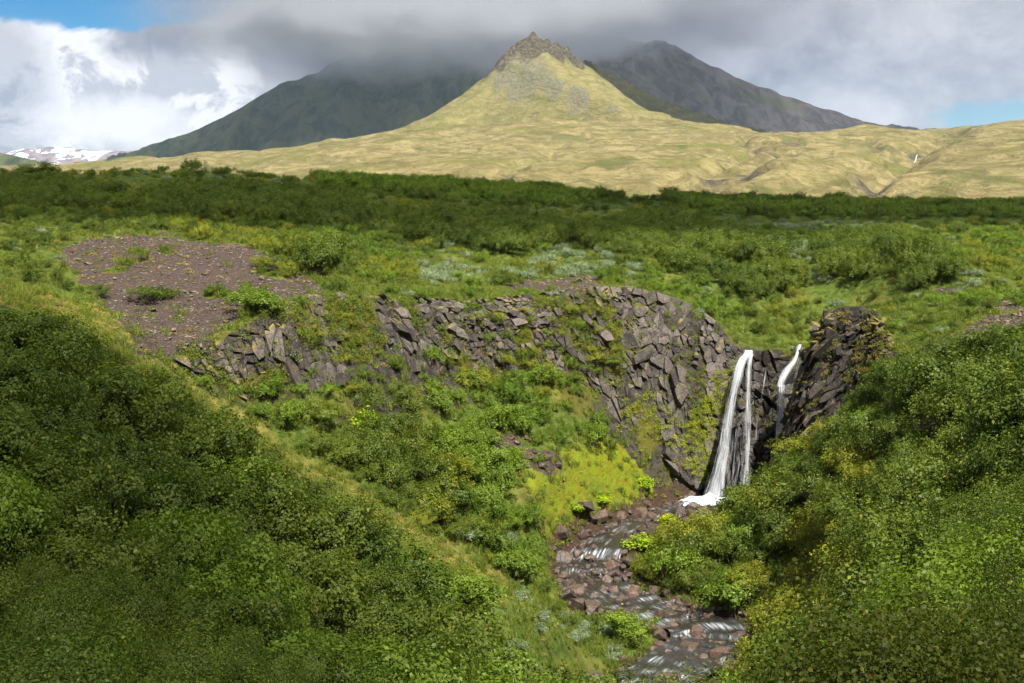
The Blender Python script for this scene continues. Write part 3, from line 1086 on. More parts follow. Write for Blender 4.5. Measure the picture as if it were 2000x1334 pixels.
def stream_at(s):
    x, y, z, wdt = (np.interp(s, streamL, STREAM_D[:, k]) for k in range(4))
    e = 0.4
    dx = np.interp(s + e, streamL, STREAM_D[:, 0]) - np.interp(s - e, streamL, STREAM_D[:, 0])
    dy = np.interp(s + e, streamL, STREAM_D[:, 1]) - np.interp(s - e, streamL, STREAM_D[:, 1])
    L = np.hypot(dx, dy) + 1e-6
    return x, y, z, wdt, -dy / L, dx / L            # + normal: to the left of the flow


def stream_words(px, py):
    if py < 1012:
        return 'beside the pool'
    if py < 1065:
        return 'at the narrow run'
    if py < 1105:
        return 'at the upper bend'
    if py < 1145:
        return 'at the first riffle'
    if py < 1190:
        return 'near the yellow flowers'
    if py < 1235:
        return 'at the middle shoal'
    if py < 1275:
        return 'at the lower bend'
    return 'near the bottom edge'


ORD = 'first second third fourth fifth sixth seventh eighth ninth tenth eleventh twelfth thirteenth fourteenth fifteenth sixteenth seventeenth eighteenth nineteenth'.split()
ORD += ['twentieth'] + ['twenty-' + o_ for o_ in ORD[:9]] + ['thirtieth'] + ['thirty-' + o_ for o_ in ORD[:9]]


def single_out(objs):
    """things that share a label are told apart by their order across the view"""
    by = {}
    for o in objs:
        by.setdefault(o['label'], []).append(o)
    for lab, L in by.items():
        if 1 < len(L) <= 39:
            L.sort(key=lambda o: o.location.x / o.location.y)
            for i, o in enumerate(L):
                o['label'] = lab + ', ' + ('leftmost' if i == 0 else 'rightmost' if i == len(L) - 1 else ORD[i] + ' from left')


rng = random.Random(31)
nb = 0
tries = 0
placed = []
while nb < 299 and tries < 12000:
    tries += 1
    s = rng.uniform(0.8, streamL[-1] - 3.0)
    x, y, z, wdt, nx, ny = (float(v) for v in stream_at(s))
    o_ = rng.choice([rng.gauss(0.55, 0.15), rng.gauss(-0.55, 0.15), rng.uniform(-0.5, 0.5)])
    o_ = max(-0.72, min(0.72, o_))
    edge_ = abs(o_) > 0.42
    if (not edge_) and rng.random() < 0.10:
        continue
    X, Y = x + nx * o_ * wdt, y + ny * o_ * wdt
    sz = rng.choice([rng.uniform(0.45, 0.8), rng.uniform(0.6, 1.0), rng.uniform(0.9, 1.7)]) * (1.0 if edge_ else 0.9)
    if any((X - a) ** 2 + (Y - b) ** 2 < (0.30 * (sz + c_)) ** 2 for a, b, c_ in placed):
        continue
    gz = float(ground(np.array([X]), np.array([Y]))[0])
    zz = max(gz, z - 0.32)
    px, py = (float(v) for v in to_px(np.array(X), np.array(Y), np.array(zz)))
    if py > 1345 or py < 950:
        continue
    placed.append((X, Y, sz))
    o = link('boulder', boulder_meshes[rng.randrange(12)])
    o.location = (X, Y, zz + 0.15 * sz)
    o.rotation_euler = (rng.gauss(0, 0.25), rng.gauss(0, 0.25), rng.uniform(0, 6.28))
    k = sz * 1.0
    o.scale = (k, k * rng.uniform(0.75, 1.0), k * rng.uniform(0.75, 1.05))
    size = 'big' if sz > 1.15 else 'middling' if sz > 0.75 else 'small'
    where = ('on left bank ' if o_ > 0.42 else 'on right bank ' if o_ < -0.42 else 'in the water ')
    if o_ < -0.42 or o_ > 0.42:
        where = 'on left bank ' if px < float(to_px(np.array(x), np.array(y), np.array(z))[0]) else 'on right bank '
    lab = f'{size} brown boulder {where}{stream_words(px, py)}'
    tag(o, lab, 'boulder', 'boulders along the stream')
    nb += 1

stone_meshes = [boulder_mesh('stone', 300 + k, 0.5, 0.44, 0.28, 12) for k in range(6)]
for bmh in stone_meshes:
    bmh.materials.append(STONE)


def ray_ground(px, py, y0=60.0, y1=420.0):
    """distance at which the ray through a photo point first meets the ground"""
    Y = np.arange(y0, y1, 0.25)
    z = ground((px - 1000) / F * Y, Y)
    h = (HORIZON - py) / F * Y
    hit = np.nonzero(z >= h)[0]
    k = hit[0] if len(hit) else len(Y) - 1
    return float((px - 1000) / F * Y[k]), float(Y[k]), float(z[k])


def put_stone(px, py, size, label, name='boulder', mats=None, group=None, flat=1.0, seed=0, y0=84.0):
    x, y, z = ray_ground(px, py, y0)
    rr = random.Random(seed + int(px) * 7 + int(py))
    k = size / F * y
    o = link(name, stone_meshes[rr.randrange(6)] if mats is None else mats)
    o.location = (x, y, z + 0.10 * k * flat)
    o.rotation_euler = (rr.gauss(0, 0.15), rr.gauss(0, 0.15), rr.uniform(0, 6.28))
    o.scale = (k, k * rr.uniform(0.7, 1.0), k * rr.uniform(0.7, 1.0) * flat)
    tag(o, label, 'boulder', group)
    return o


rr = random.Random(5)
nst = 0
while nst < 70:
    px, py = rr.uniform(120, 640), rr.uniform(462, 690)
    if not in_poly(np.array([px]), np.array([py]), Z_SCREE)[0]:
        continue
    part = 'near the top edge of' if py < 505 else 'on the upper part of' if py < 545 else 'on the middle of' if py < 600 else 'at the lower end of'
    sd_ = 'left' if px < 300 else 'middle' if px < 420 else 'right'
    lab = f'pale loose stone {part} the scree mound, {sd_} third'
    put_stone(px, py, rr.choice([8, 9, 10, 12, 15, 20]), lab, 'stone', None, 'stones on the scree mound', 0.9, nst)
    nst += 1
put_stone(1132, 550, 24, 'rounded pale boulder on the bare patch above the cliff')
put_stone(1228, 580, 34, 'grey angular boulder perched on the cliff rim', mats=boulder_mesh('boulder', 901, 0.5, 0.45, 0.42))
COL.objects[-1].data.materials.append(BASALT)
put_stone(324, 330 + 153, 16, 'rust red stone near the crest of the scree mound')
put_stone(1140, 1000, 52, 'moss topped slab boulder between the lime green moss and the stream', mats=boulder_mesh('boulder', 905, 0.75, 0.62, 0.26, 22))
COL.objects[-1].data.materials.append(BASALT)
put_stone(1016, 1142, 26, 'grey boulder half hidden in the meadow left of the stream')
for i in range(30):
    px, py = rr.uniform(965, 1110), rr.uniform(855, 925)
    if in_poly(np.array([px]), np.array([py]), Z_TALUS)[0] or i < 4:
        lab = 'dark fallen stone in the small talus patch above the lime moss'
        put_stone(px, py, rr.uniform(10, 24), lab, 'stone', boulder_meshes[i % 12], 'fallen stones')
for i in range(22):
    px, py = rr.uniform(1860, 2000), rr.uniform(570, 660)
    if in_poly(np.array([px]), np.array([py]), Z_SCREE_R)[0]:
        lab = 'grey brown stone on the bare scree at the right edge'
        put_stone(px, py, rr.uniform(9, 18), lab, 'stone', None, 'stones on the right scree')

single_out([o for o in COL.objects if o.name.split('.')[0] in ('boulder', 'stone')])

# ------------------------------------------------------------------ water
nS, nW = 420, 26
sv_ = np.linspace(0.0, streamL[-1], nS)
x, y, z, wdt, nx, ny = stream_at(sv_)
# little steps: the bed falls in short cascades
step_ = fbm(sv_ / 2.4, sv_ * 0, 3, 201)
drop = np.clip(np.gradient(step_), None, 0)
tv = np.linspace(-1, 1, nW)
SS, TT = np.meshgrid(sv_, tv, indexing='ij')
hw = (wdt * 0.56)[:, None]
WX = x[:, None] + nx[:, None] * TT * hw
WY = y[:, None] + ny[:, None] * TT * hw
lump = fbm(SS / 1.1, TT * 2.2, 3, 203) * 0.10 + step_[:, None] * 0.16
WZ = z[:, None] - 0.10 + lump
gs = -np.gradient(lump, axis=0) / (sv_[1] - sv_[0])
foam = sstep(0.0, 0.34, blur(gs, 4) + 0.12 * fbm(SS / 1.6, TT * 6, 3, 205))
foam = np.maximum(foam, 0.9 * (1 - sstep(2.0, 5.0, SS + 1.5 * fbm(SS, TT * 2, 2, 207))))
me = mesh_from('stream', np.stack([WX, WY, WZ], -1).reshape(-1, 3), grid_faces(nS, nW), True)
add_attr(me, 'foam', foam)
add_attr(me, 'su', SS)
add_attr(me, 'tv', TT * hw)
m, t = new_mat('stream_water')
uv = t.n('ShaderNodeCombineXYZ')
t.link(t.attr('su'), uv.inputs[0])
t.link(t.attr('tv'), uv.inputs[1])
sv2 = t.scale_vec(uv.outputs[0], (0.28, 2.4, 1))
ns = t.noise(sv2, 2.2, 5, 0.65, 0.6)
nf = t.noise(t.scale_vec(uv.outputs[0], (1.2, 2.4, 1)), 3.0, 4, 0.6, 0.5)
strk = t.ramp(ns, 0.44, 0.66)
fo = t.math('ADD', t.math('MULTIPLY', t.attr('foam'), t.math('MULTIPLY_ADD', strk, 0.85, 0.08)), t.math('MULTIPLY', t.ramp(ns, 0.60, 0.74), 0.30), clamp=True)
wat = principled(t, t.mix(nf, (0.012, 0.012, 0.011), (0.036, 0.031, 0.026)), 0.07, 0.9, bump(t, t.math('ADD', nf, ns), 0.45, 0.09))
fm = t.n('ShaderNodeBsdfDiffuse')
t.put(fm.inputs[0], (0.55, 0.60, 0.66))
ms = t.n('ShaderNodeMixShader')
t.link(fo, ms.inputs[0])
t.link(wat.outputs[0], ms.inputs[1])
t.link(fm.outputs[0], ms.inputs[2])
finish(t, ms.outputs[0])
o = link('stream', me, m)
tag(o, 'shallow rocky stream with white riffles running from the falls', None, None, 'structure')

# falling water: streaked sheets that leave the lip and spread as they drop
m, t = new_mat('falling_water')
uv = t.n('ShaderNodeCombineXYZ')
t.link(t.attr('cu'), uv.inputs[0])
t.link(t.attr('cv'), uv.inputs[1])
t.link(t.attr('layer'), uv.inputs[2])
st1 = t.noise(t.scale_vec(uv.outputs[0], (5.5, 0.28, 1.0)), 1.0, 5, 0.62, 0.35)
st2 = t.noise(t.scale_vec(uv.outputs[0], (13.0, 0.6, 3.0)), 1.0, 4, 0.6, 0.2)
dens = t.math('ADD', t.attr('dens'), t.math('ADD', t.math('MULTIPLY_ADD', st1, 1.5, -0.75), t.math('MULTIPLY_ADD', st2, 0.9, -0.45)))
al = t.ramp(dens, 0.20, 0.95)
df = t.n('ShaderNodeBsdfDiffuse')
t.put(df.inputs[0], (0.60, 0.63, 0.67))
tl = t.n('ShaderNodeBsdfTranslucent')
t.put(tl.inputs[0], (0.60, 0.63, 0.67))
mw = t.n('ShaderNodeMixShader')
mw.inputs[0].default_value = 0.35
t.link(df.outputs[0], mw.inputs[1])
t.link(tl.outputs[0], mw.inputs[2])
tr = t.n('ShaderNodeBsdfTransparent')
mt_ = t.n('ShaderNodeMixShader')
t.link(al, mt_.inputs[0])
t.link(tr.outputs[0], mt_.inputs[1])
t.link(mw.outputs[0], mt_.inputs[2])
finish(t, mt_.outputs[0])
FALL = m


def fall_part(name, rows, parent, layers=3, d0=0.55, seed=1, bulge=0.35, thick=0.22, fade=0.0):
    """rows: (photo y, photo x left, photo x right, distance)"""
    R = densify(rows, 8)
    n = len(R)
    k = 18
    V, FC, cu, cv, dn_, ly = [], [], [], [], [], []
    for L in range(layers):
        uu = np.linspace(-1, 1, k)
        PX = R[:, 1:2] + (R[:, 2:3] - R[:, 1:2]) * (uu[None] * 0.5 * (1 + 0.06 * L) + 0.5)
        YY = R[:, 3:4] - bulge * (1 - uu[None] ** 2) - thick * L + 0.10 * fbm(uu[None] * 3 + 0 * R[:, :1], R[:, :1] / 30.0, 2, seed + L)
        X = (PX - 1000) / F * R[:, 3:4]
        Z = (HORIZON - R[:, 0:1]) / F * R[:, 3:4] + 0 * uu[None]
        V.append(np.stack([X, YY, Z], -1).reshape(-1, 3))
        FC.append(grid_faces(n, k) + L * n * k)
        arc = (R[:, 0] - R[0, 0]) / F * R[0, 3]
        wd2 = (R[:, 2] - R[:, 1]) / F * R[:, 3]
        cu.append((uu[None] * 0.5 * wd2[:, None].mean() + seed * 3.7 + 0 * X).ravel())
        cv.append((arc[:, None] + 0 * X).ravel())
        edge_ = 1 - np.abs(uu[None]) ** 1.7
        dn_.append((d0 * edge_ + 0.25 * edge_ * (1 - sstep(0, 4, arc))[:, None] - 0.35 * (1 - edge_) - fade * (1 - sstep(0, 3.2, arc))[:, None]).ravel())
        ly.append(np.full(n * k, L * 7.3))
    me = mesh_from(name, np.concatenate(V), np.concatenate(FC), True)
    for a, b in (('cu', cu), ('cv', cv), ('dens', dn_), ('layer', ly)):
        add_attr(me, a, np.concatenate(b))
    o = link(name, me, FALL, parent)
    o.location = -Vector(parent.location)
    return o


wf = empty('waterfall', W(1405, 975, 117.5))
tag(wf, 'tall white main waterfall spreading in two strands into a foaming pool', 'waterfall')
fall_part('main_strand', [(683, 1447, 1474, 122.4), (690, 1444, 1473, 121.9), (705, 1433, 1461, 120.8), (740, 1421, 1452, 120.1), (780, 1411, 1445, 119.6), (830, 1401, 1438, 119.2), (880, 1390, 1436, 118.9),
                          (925, 1376, 1432, 118.7), (968, 1356, 1436, 118.4)], wf, 3, 0.50, 1)
fall_part('side_strand', [(690, 1456, 1474, 121.9), (710, 1455, 1470, 121.0), (750, 1451, 1470, 120.3), (778, 1446, 1471, 120.0), (800, 1444, 1472, 119.7), (850, 1442, 1473, 119.5), (900, 1440, 1472, 119.3),
                          (945, 1432, 1470, 119.1)], wf, 2, 0.46, 2)
fall_part('thin_veil', [(790, 1425, 1462, 119.8), (850, 1416, 1460, 119.5), (905, 1408, 1458, 119.3), (950, 1395, 1455, 119.1)], wf, 1, 0.34, 3, fade=0.9)
fall_part('spray', [(800, 1398, 1468, 119.0), (860, 1385, 1472, 118.4), (920, 1368, 1474, 118.0), (972, 1345, 1470, 117.6)], wf, 1, 0.16, 8, fade=0.8)
# foam at the foot: a low heaped fan of froth
fr, fa = 26, 48
rad = np.linspace(0, 1, fr)[:, None]
ang = np.linspace(0, 2 * math.pi, fa)[None]
fxx = rad * np.cos(ang) * 3.0 * (1 + 0.18 * fbm(np.cos(ang) * 2, np.sin(ang) * 2, 3, 211)) - 0.9
fyy = rad * np.sin(ang) * 1.7 - 0.6
c0 = W(1405, 975, 117.5)
fzz = 0.75 * (1 - rad ** 1.5) * (1 + 0.0 * ang) + 0.22 * fbm(fxx * 1.3, fyy * 1.3, 4, 213) - 0.22
me = mesh_from('foam', np.stack([fxx, fyy, fzz], -1).reshape(-1, 3), grid_faces(fr, fa), True)
add_attr(me, 'rim', (rad + 0 * ang).ravel())
m, t = new_mat('foam')
pos = t.n('ShaderNodeNewGeometry').outputs['Position']
nf = t.noise(t.scale_vec(pos, (1, 1, 1)), 1.8, 5, 0.65, 0.6)
al = t.ramp(t.math('SUBTRACT', t.math('MULTIPLY_ADD', nf, 1.8, 0.25), t.attr('rim')), 0.15, 0.55)
df = t.n('ShaderNodeBsdfDiffuse')
t.put(df.inputs[0], (0.66, 0.69, 0.73))
tr = t.n('ShaderNodeBsdfTransparent')
mt_ = t.n('ShaderNodeMixShader')
t.link(al, mt_.inputs[0])
t.link(tr.outputs[0], mt_.inputs[1])
t.link(df.outputs[0], mt_.inputs[2])
finish(t, mt_.outputs[0])
FOAM = m
o = link('foam', me, m, wf)

wf2 = empty('waterfall', W(1522, 880, 119.0))
tag(wf2, 'narrow right hand waterfall dropping behind the bushes beside the overhang', 'waterfall')
fall_part('upper_chute', [(672, 1556, 1566, 123.2), (690, 1549, 1561, 122.0), (705, 1541, 1557, 121.3), (725, 1522, 1545, 120.6), (745, 1512, 1536, 119.9), (754, 1510, 1536, 119.5)], wf2, 2, 0.55, 4)
fall_part('curtain', [(750, 1510, 1537, 119.6), (775, 1508, 1539, 118.9), (820, 1506, 1540, 118.4), (860, 1503, 1540, 118.1), (915, 1498, 1541, 117.8)], wf2, 3, 0.56, 5, fade=0.35)
wf3 = empty('waterfall', W(1480, 860, 119.8))
tag(wf3, 'thin trickle of water between the two waterfalls', 'waterfall')
fall_part('trickle', [(715, 1494, 1500, 121.6), (745, 1489, 1496, 120.9), (780, 1482, 1491, 120.4), (820, 1474, 1484, 120.1), (870, 1470, 1480, 119.9)], wf3, 1, 0.26, 6, 0.1)

# water sliding over the ledge above the right hand fall
P = densify([(*W(1615, 664, 127.5)[:2], 0), (*W(1585, 668, 126)[:2], 0), (*W(1535, 676, 124)[:2], 0), (*W(1470, 682, 123.4)[:2], 0)], 8)
up = []
for i, p in enumerate(P):
    dxy = P[min(i + 1, len(P) - 1)] - P[max(i - 1, 0)]
    nn = np.array([-dxy[1], dxy[0]]) / np.hypot(dxy[0], dxy[1])
    for tt in np.linspace(-1, 1, 7):
        up.append((p[0] + nn[0] * tt * 1.1, p[1] + nn[1] * tt * 1.1, tt))
up = np.array(up)
gz = ground(up[:, 0], up[:, 1])
gz = np.array([gz[(i // 7) * 7:(i // 7) * 7 + 7].mean() for i in range(len(up))]) + 0.10 + 0.05 * fbm(up[:, 0], up[:, 1], 2, 221)
me = mesh_from('river', np.column_stack([up[:, :2], gz]), grid_faces(len(P), 7), True)
add_attr(me, 'foam', 0.45 + 0 * gz)
add_attr(me, 'su', np.repeat(np.arange(len(P)) * 0.5, 7))
add_attr(me, 'tv', up[:, 2] * 1.1)
tag(link('river', me, MATS['stream_water']), 'shallow water sliding over the ledge above the falls', None, None, 'structure')

# the far little fall in the ravine of the foothills
P = [(1790, 303, 2150), (1788, 309, 2140), (1787, 315, 2130), (1784, 318, 2115)]
V, n = [], 0
for i, p in enumerate(P):
    X, Y, Z = W(*p)
    zz = float(foot_z(np.array([X]), np.array([Y]))[0][0])
    for a in (-1.0, 1.0):
        V.append((X + a * 0.8, Y - 3.0, max(Z, zz + 1.0)))
me = mesh_from('far_waterfall', np.array(V), grid_faces(4, 2), True)
m, t = new_mat('far_water')
finish(t, principled(t, (0.42, 0.44, 0.47), 0.8, 0.1).outputs[0])
md = link('far_waterfall', me, m)
tag(md, 'tiny white far waterfall in the ravine of the yellow hills', 'waterfall')
sol = md.modifiers.new('thickness', 'SOLIDIFY')
sol.thickness = 0.6

# ------------------------------------------------------------------ foliage materials
def leaf_mat(name, c0, c1, c2=None, gloss=0.012, trans=0.36, patch=0.5):
    m, t = new_mat(name)
    pos = t.n('ShaderNodeNewGeometry').outputs['Position']
    rnd = t.n('ShaderNodeObjectInfo').outputs['Random']
    pn = t.noise(pos, 0.13, 2, 0.5)
    f = t.math('ADD', t.math('MULTIPLY', t.attr('lv'), 0.30), t.math('ADD', t.math('MULTIPLY', rnd, 0.40), t.math('MULTIPLY_ADD', pn, 1.5 * patch, -0.75 * patch)), clamp=True)
    c = t.mix(f, c0, c1)
    if c2 is not None:
        c = t.mix(t.math('MULTIPLY', t.ramp(t.attr('lv'), 0.86, 0.97), 0.7), c, c2)
    df = t.n('ShaderNodeBsdfDiffuse')
    t.put(df.inputs[0], c)
    tl = t.n('ShaderNodeBsdfTranslucent')
    t.put(tl.inputs[0], t.mix(1.0, c, (1.15, 1.25, 0.6), 'MULTIPLY'))
    ms = t.n('ShaderNodeMixShader')
    ms.inputs[0].default_value = trans
    t.link(df.outputs[0], ms.inputs[1])
    t.link(tl.outputs[0], ms.inputs[2])
    gl = t.n('ShaderNodeBsdfGlossy')
    gl.inputs['Roughness'].default_value = 0.5
    t.put(gl.inputs[0], (0.9, 0.95, 1.0))
    mg = t.n('ShaderNodeMixShader')
    mg.inputs[0].default_value = gloss
    t.link(ms.outputs[0], mg.inputs[1])
    t.link(gl.outputs[0], mg.inputs[2])
    finish(t, mg.outputs[0])
    return m


L_BIRCH = leaf_mat('birch_leaf', (0.052, 0.086, 0.012), (0.170, 0.215, 0.025), (0.23, 0.25, 0.033))
L_WILLOW = leaf_mat('willow_leaf', (0.082, 0.145, 0.014), (0.205, 0.278, 0.026), (0.26, 0.35, 0.05))
L_SILVER = leaf_mat('silver_willow_leaf', (0.130, 0.185, 0.085), (0.300, 0.350, 0.220), (0.46, 0.50, 0.40), patch=0.2)
L_YELLOW = leaf_mat('yellowing_birch_leaf', (0.125, 0.155, 0.015), (0.275, 0.285, 0.025), (0.35, 0.31, 0.03))
L_LIME = leaf_mat('angelica_leaf', (0.230, 0.350, 0.014), (0.400, 0.480, 0.018), (0.50, 0.50, 0.03), patch=0.2)
L_HEATH = leaf_mat('heath_leaf', (0.080, 0.120, 0.015), (0.205, 0.250, 0.030), (0.21, 0.16, 0.045), patch=0.8)
L_GRASS = leaf_mat('grass_blade', (0.085, 0.125, 0.015), (0.190, 0.225, 0.027), (0.30, 0.29, 0.07), patch=0.8)
L_MOSS = leaf_mat('moss_tuft', (0.160, 0.130, 0.025), (0.340, 0.275, 0.065), (0.20, 0.12, 0.04), trans=0.1)
L_LIMEMOSS = leaf_mat('lime_moss_tuft', (0.190, 0.235, 0.010), (0.350, 0.380, 0.013), (0.36, 0.31, 0.016), trans=0.2)
m, t = new_mat('bark')
pos = t.n('ShaderNodeNewGeometry').outputs['Position']
finish(t, principled(t, t.mix(t.noise(pos, 20, 3), (0.045, 0.032, 0.024), (0.12, 0.09, 0.07)), 0.9, 0.1).outputs[0])
BARK = m


# ------------------------------------------------------------------ plant shapes
def leaves_mesh(name, cen, out, size, rng, mat, shape=0, flop=0.8, aspect=0.62):
    """one small folded leaf per centre; out: direction it tends to face"""
    n = len(cen)
    nrm = out * 1.2 + rng.normal(0, flop, (n, 3)) + np.array([0, 0, 0.25])
    nrm /= np.linalg.norm(nrm, axis=1, keepdims=True)
    a = np.cross(nrm, rng.normal(0, 1, (n, 3)))
    a /= np.maximum(np.linalg.norm(a, axis=1, keepdims=True), 1e-6)
    b = np.cross(nrm, a)
    L = (size * rng.uniform(0.65, 1.35, n))[:, None]
    if shape == 0:                    # kite
        quad = [(0.0, 0.0, 0.0), (0.45, aspect * 0.5, 0.10), (1.0, 0.0, -0.05), (0.45, -aspect * 0.5, 0.10)]
        fc = [(0, 1, 2, 3)]
    else:                             # rounded leaf folded on its midrib
        quad = [(0.0, 0.0, 0.0), (0.30, 0.36, 0.12), (0.66, 0.30, 0.10), (1.0, 0.0, -0.10), (0.66, -0.30, 0.10), (0.30, -0.36, 0.12), (0.5, 0.0, 0.0)]
        fc = [(0, 1, 2, 6), (6, 2, 3, 3), (0, 6, 4, 5), (6, 3, 4, 4)]
        fc = [(0, 1, 2, 6), (0, 6, 4, 5), (6, 2, 3, 4)]
    k = len(quad)
    V = np.stack([cen + a * (u - 0.5) * L + b * v * L + nrm * w_ * L for u, v, w_ in quad], 1).reshape(-1, 3)
    FC = (np.arange(n)[:, None, None] * k + np.array(fc)[None]).reshape(-1, 4)
    me = mesh_from(name, V, FC)
    add_attr(me, 'lv', np.repeat(rng.random(n), k))
    me.materials.append(mat)
    return me


def crown_points(rng, nlobe, nclump, per, width, height, sig, low=0.12):
    lob = []
    for i in range(nlobe):
        a = rng.uniform(0, 6.28)
        r = width * 0.36 * math.sqrt(rng.random())
        rad = width * rng.uniform(0.17, 0.30)
        lob.append((r * math.cos(a), r * math.sin(a), height * rng.uniform(0.30, 0.76), rad, height * rng.uniform(0.20, 0.34)))
    cc, oo = [], []
    while len(cc) < nclump:
        lx, ly, lz, r, hh = lob[rng.integers(nlobe)]
        v = rng.normal(0, 1, 3)
        v /= np.linalg.norm(v)
        if v[2] < -0.35:
            continue
        k = rng.uniform(0.72, 1.06) if rng.random() < 0.8 else rng.uniform(1.0, 1.32)
        p = np.array([lx + v[0] * r * k, ly + v[1] * r * k, lz + v[2] * hh * k])
        if p[2] < height * low:
            continue
        cc.append(p)
        oo.append(v)
    cc, oo = np.array(cc), np.array(oo)
    idx = np.repeat(np.arange(nclump), per)
    g = rng.normal(0, 1, (len(idx), 3)) * sig
    along = rng.uniform(-0.6, 1.3, len(idx))[:, None] * sig * 1.6
    upd = oo[idx] * 0.6 + np.array([0, 0, 0.7])
    return cc[idx] + g + upd * along, oo[idx], cc


def stems_mesh(name, rng, tips, nstem, rad):
    V, FC = [], []
    pick = tips[rng.choice(len(tips), min(nstem, len(tips)), replace=False)]
    for tip in pick:
        p0 = np.array([rng.normal(0, 0.07), rng.normal(0, 0.07), -0.25])
        mid = p0 * 0.4 + tip * 0.6 * np.array([0.7, 0.7, 0.75]) + rng.normal(0, 0.06, 3)
        path = [p0, (p0 + mid) / 2 + rng.normal(0, 0.03, 3), mid, tip]
        for i, p in enumerate(path):
            r = rad * (1 - 0.27 * i)
            for a in range(4):
                V.append(p + np.array([math.cos(a * 1.571), math.sin(a * 1.571), 0]) * r)
        b = len(V) - 16
        for i in range(3):
            for a in range(4):
                FC.append((b + i * 4 + a, b + i * 4 + (a + 1) % 4, b + i * 4 + 4 + (a + 1) % 4, b + i * 4 + 4 + a))
    me = mesh_from(name, np.array(V), np.array(FC))
    me.materials.append(BARK)
    return me


def shrub_proto(seed, mat, width=2.0, height=1.5, nclump=120, per=24, leaf=0.085, sig=0.085, nlobe=6, shape=0, nstem=9, flop=0.40, rad=0.022):
    rng = np.random.default_rng(seed)
    P, O, tips = crown_points(rng, nlobe, nclump, per, width, height, sig)
    return leaves_mesh('crown', P, O, leaf, rng, mat, shape, flop), stems_mesh('stems', rng, tips, nstem, rad)


KINDS = {}
for nm, mat, n, kw in (
    ('birch', L_BIRCH, 5, dict(per=36, leaf=0.080, height=1.6, nstem=10, nclump=95, sig=0.085, nlobe=7)),
    ('willow', L_WILLOW, 4, dict(per=34, leaf=0.082, height=1.3, nclump=100, sig=0.08)),
    ('silver', L_SILVER, 3, dict(per=20, leaf=0.10, height=0.9, nclump=80, width=1.8, sig=0.09)),
    ('yellow', L_YELLOW, 3, dict(per=34, leaf=0.078, height=1.5, nclump=95)),
    ('angelica', L_LIME, 2, dict(per=26, leaf=0.13, height=0.9, nclump=34, width=1.3, sig=0.11, nlobe=4)),
):
    KINDS[nm] = [shrub_proto(500 + 31 * len(KINDS) + k, mat, **kw) for k in range(n)]
# finer leaved shapes for what stands near
KINDS['birch_mid'] = [shrub_proto(800 + k, L_BIRCH, nclump=260, per=44, leaf=0.038, sig=0.075, nlobe=8, nstem=22, rad=0.014) for k in range(3)]
KINDS['willow_mid'] = [shrub_proto(820 + k, L_WILLOW, nclump=220, per=38, leaf=0.050, sig=0.07, nlobe=7, height=1.3, nstem=12, rad=0.014) for k in range(2)]
L_NEAR = leaf_mat('near_birch_leaf', (0.036, 0.058, 0.006), (0.110, 0.130, 0.012), (0.17, 0.15, 0.02), gloss=0.012, patch=0.2)
KINDS['birch_near'] = [shrub_proto(840 + k, L_NEAR, nclump=620, per=54, leaf=0.0235, sig=0.065, nlobe=9, shape=1, nstem=90, rad=0.007, flop=0.8) for k in range(2)]


def tuft_mesh(seed, mat, n, width, height, leaf, blade=False):
    rng = np.random.default_rng(seed)
    if not blade:
        r = width * 0.5 * np.sqrt(rng.random(n))
        a = rng.uniform(0, 6.28, n)
        h = height * (1 - (r / (width * 0.5)) ** 2) * rng.uniform(0.3, 1.1, n)
        P = np.stack([r * np.cos(a), r * np.sin(a), h], -1)
        O = np.stack([np.cos(a) * 0.4, np.sin(a) * 0.4, np.full(n, 0.9)], -1)
        return leaves_mesh('tuft', P, O, leaf, rng, mat)
    r = width * 0.5 * np.sqrt(rng.random(n))
    a = rng.uniform(0, 6.28, n)
    b0 = np.stack([r * np.cos(a), r * np.sin(a), np.full(n, -0.05)], -1)
    lean = rng.normal(0, 0.35, (n, 2))
    hh = height * rng.uniform(0.5, 1.1, n)
    tip = b0 + np.stack([lean[:, 0] * hh, lean[:, 1] * hh, hh], -1)
    sd = np.stack([np.cos(a + 1.3), np.sin(a + 1.3), 0 * a], -1) * leaf
    V = np.stack([b0 - sd, b0 + sd, tip + sd * 0.25, tip - sd * 0.25], 1).reshape(-1, 3)
    me = mesh_from('tuft', V, np.arange(n * 4).reshape(n, 4))
    add_attr(me, 'lv', np.repeat(rng.random(n), 4))
    me.materials.append(mat)
    return me


# ------------------------------------------------------------------ where shrubs stand
def candidates(x0, x1, y0, y1, cell, rng):
    nx, ny = int((x1 - x0) / cell), int((y1 - y0) / cell)
    X, Y = np.meshgrid(np.arange(nx), np.arange(ny))
    X = x0 + (X.ravel() + rng.uniform(0, 1, X.size)) * cell
    Y = y0 + (Y.ravel() + rng.uniform(0, 1, Y.size)) * cell
    u = X / (Y + 8)
    k = np.abs(u) < 0.45
    return X[k], Y[k]


T_A = [(240, 392), (420, 378), (560, 385), (710, 405), (740, 440), (660, 462), (480, 440), (300, 430)]
T_B = [(1130, 452), (1250, 430), (1370, 440), (1500, 490), (1590, 560), (1500, 600), (1400, 575), (1300, 530), (1200, 505), (1130, 480)]
T_C = [(1590, 500), (1660, 475), (1760, 480), (1870, 545), (1780, 575), (1640, 555)]
T_D = [(-100, 365), (110, 362), (250, 400), (250, 425), (90, 415), (-100, 420)]
T_E = [(620, 345), (900, 350), (1100, 368), (1210, 400), (1100, 410), (900, 400), (760, 385), (620, 372)]
T_F = [(1290, 388), (1500, 385), (1740, 400), (2060, 400), (2060, 432), (1720, 428), (1500, 430), (1330, 420)]
T_G = [(570, 515), (660, 505), (690, 540), (620, 560)]
T_H = [(900, 425), (1060, 432), (1120, 470), (1000, 500), (880, 480), (740, 470), (760, 440)]
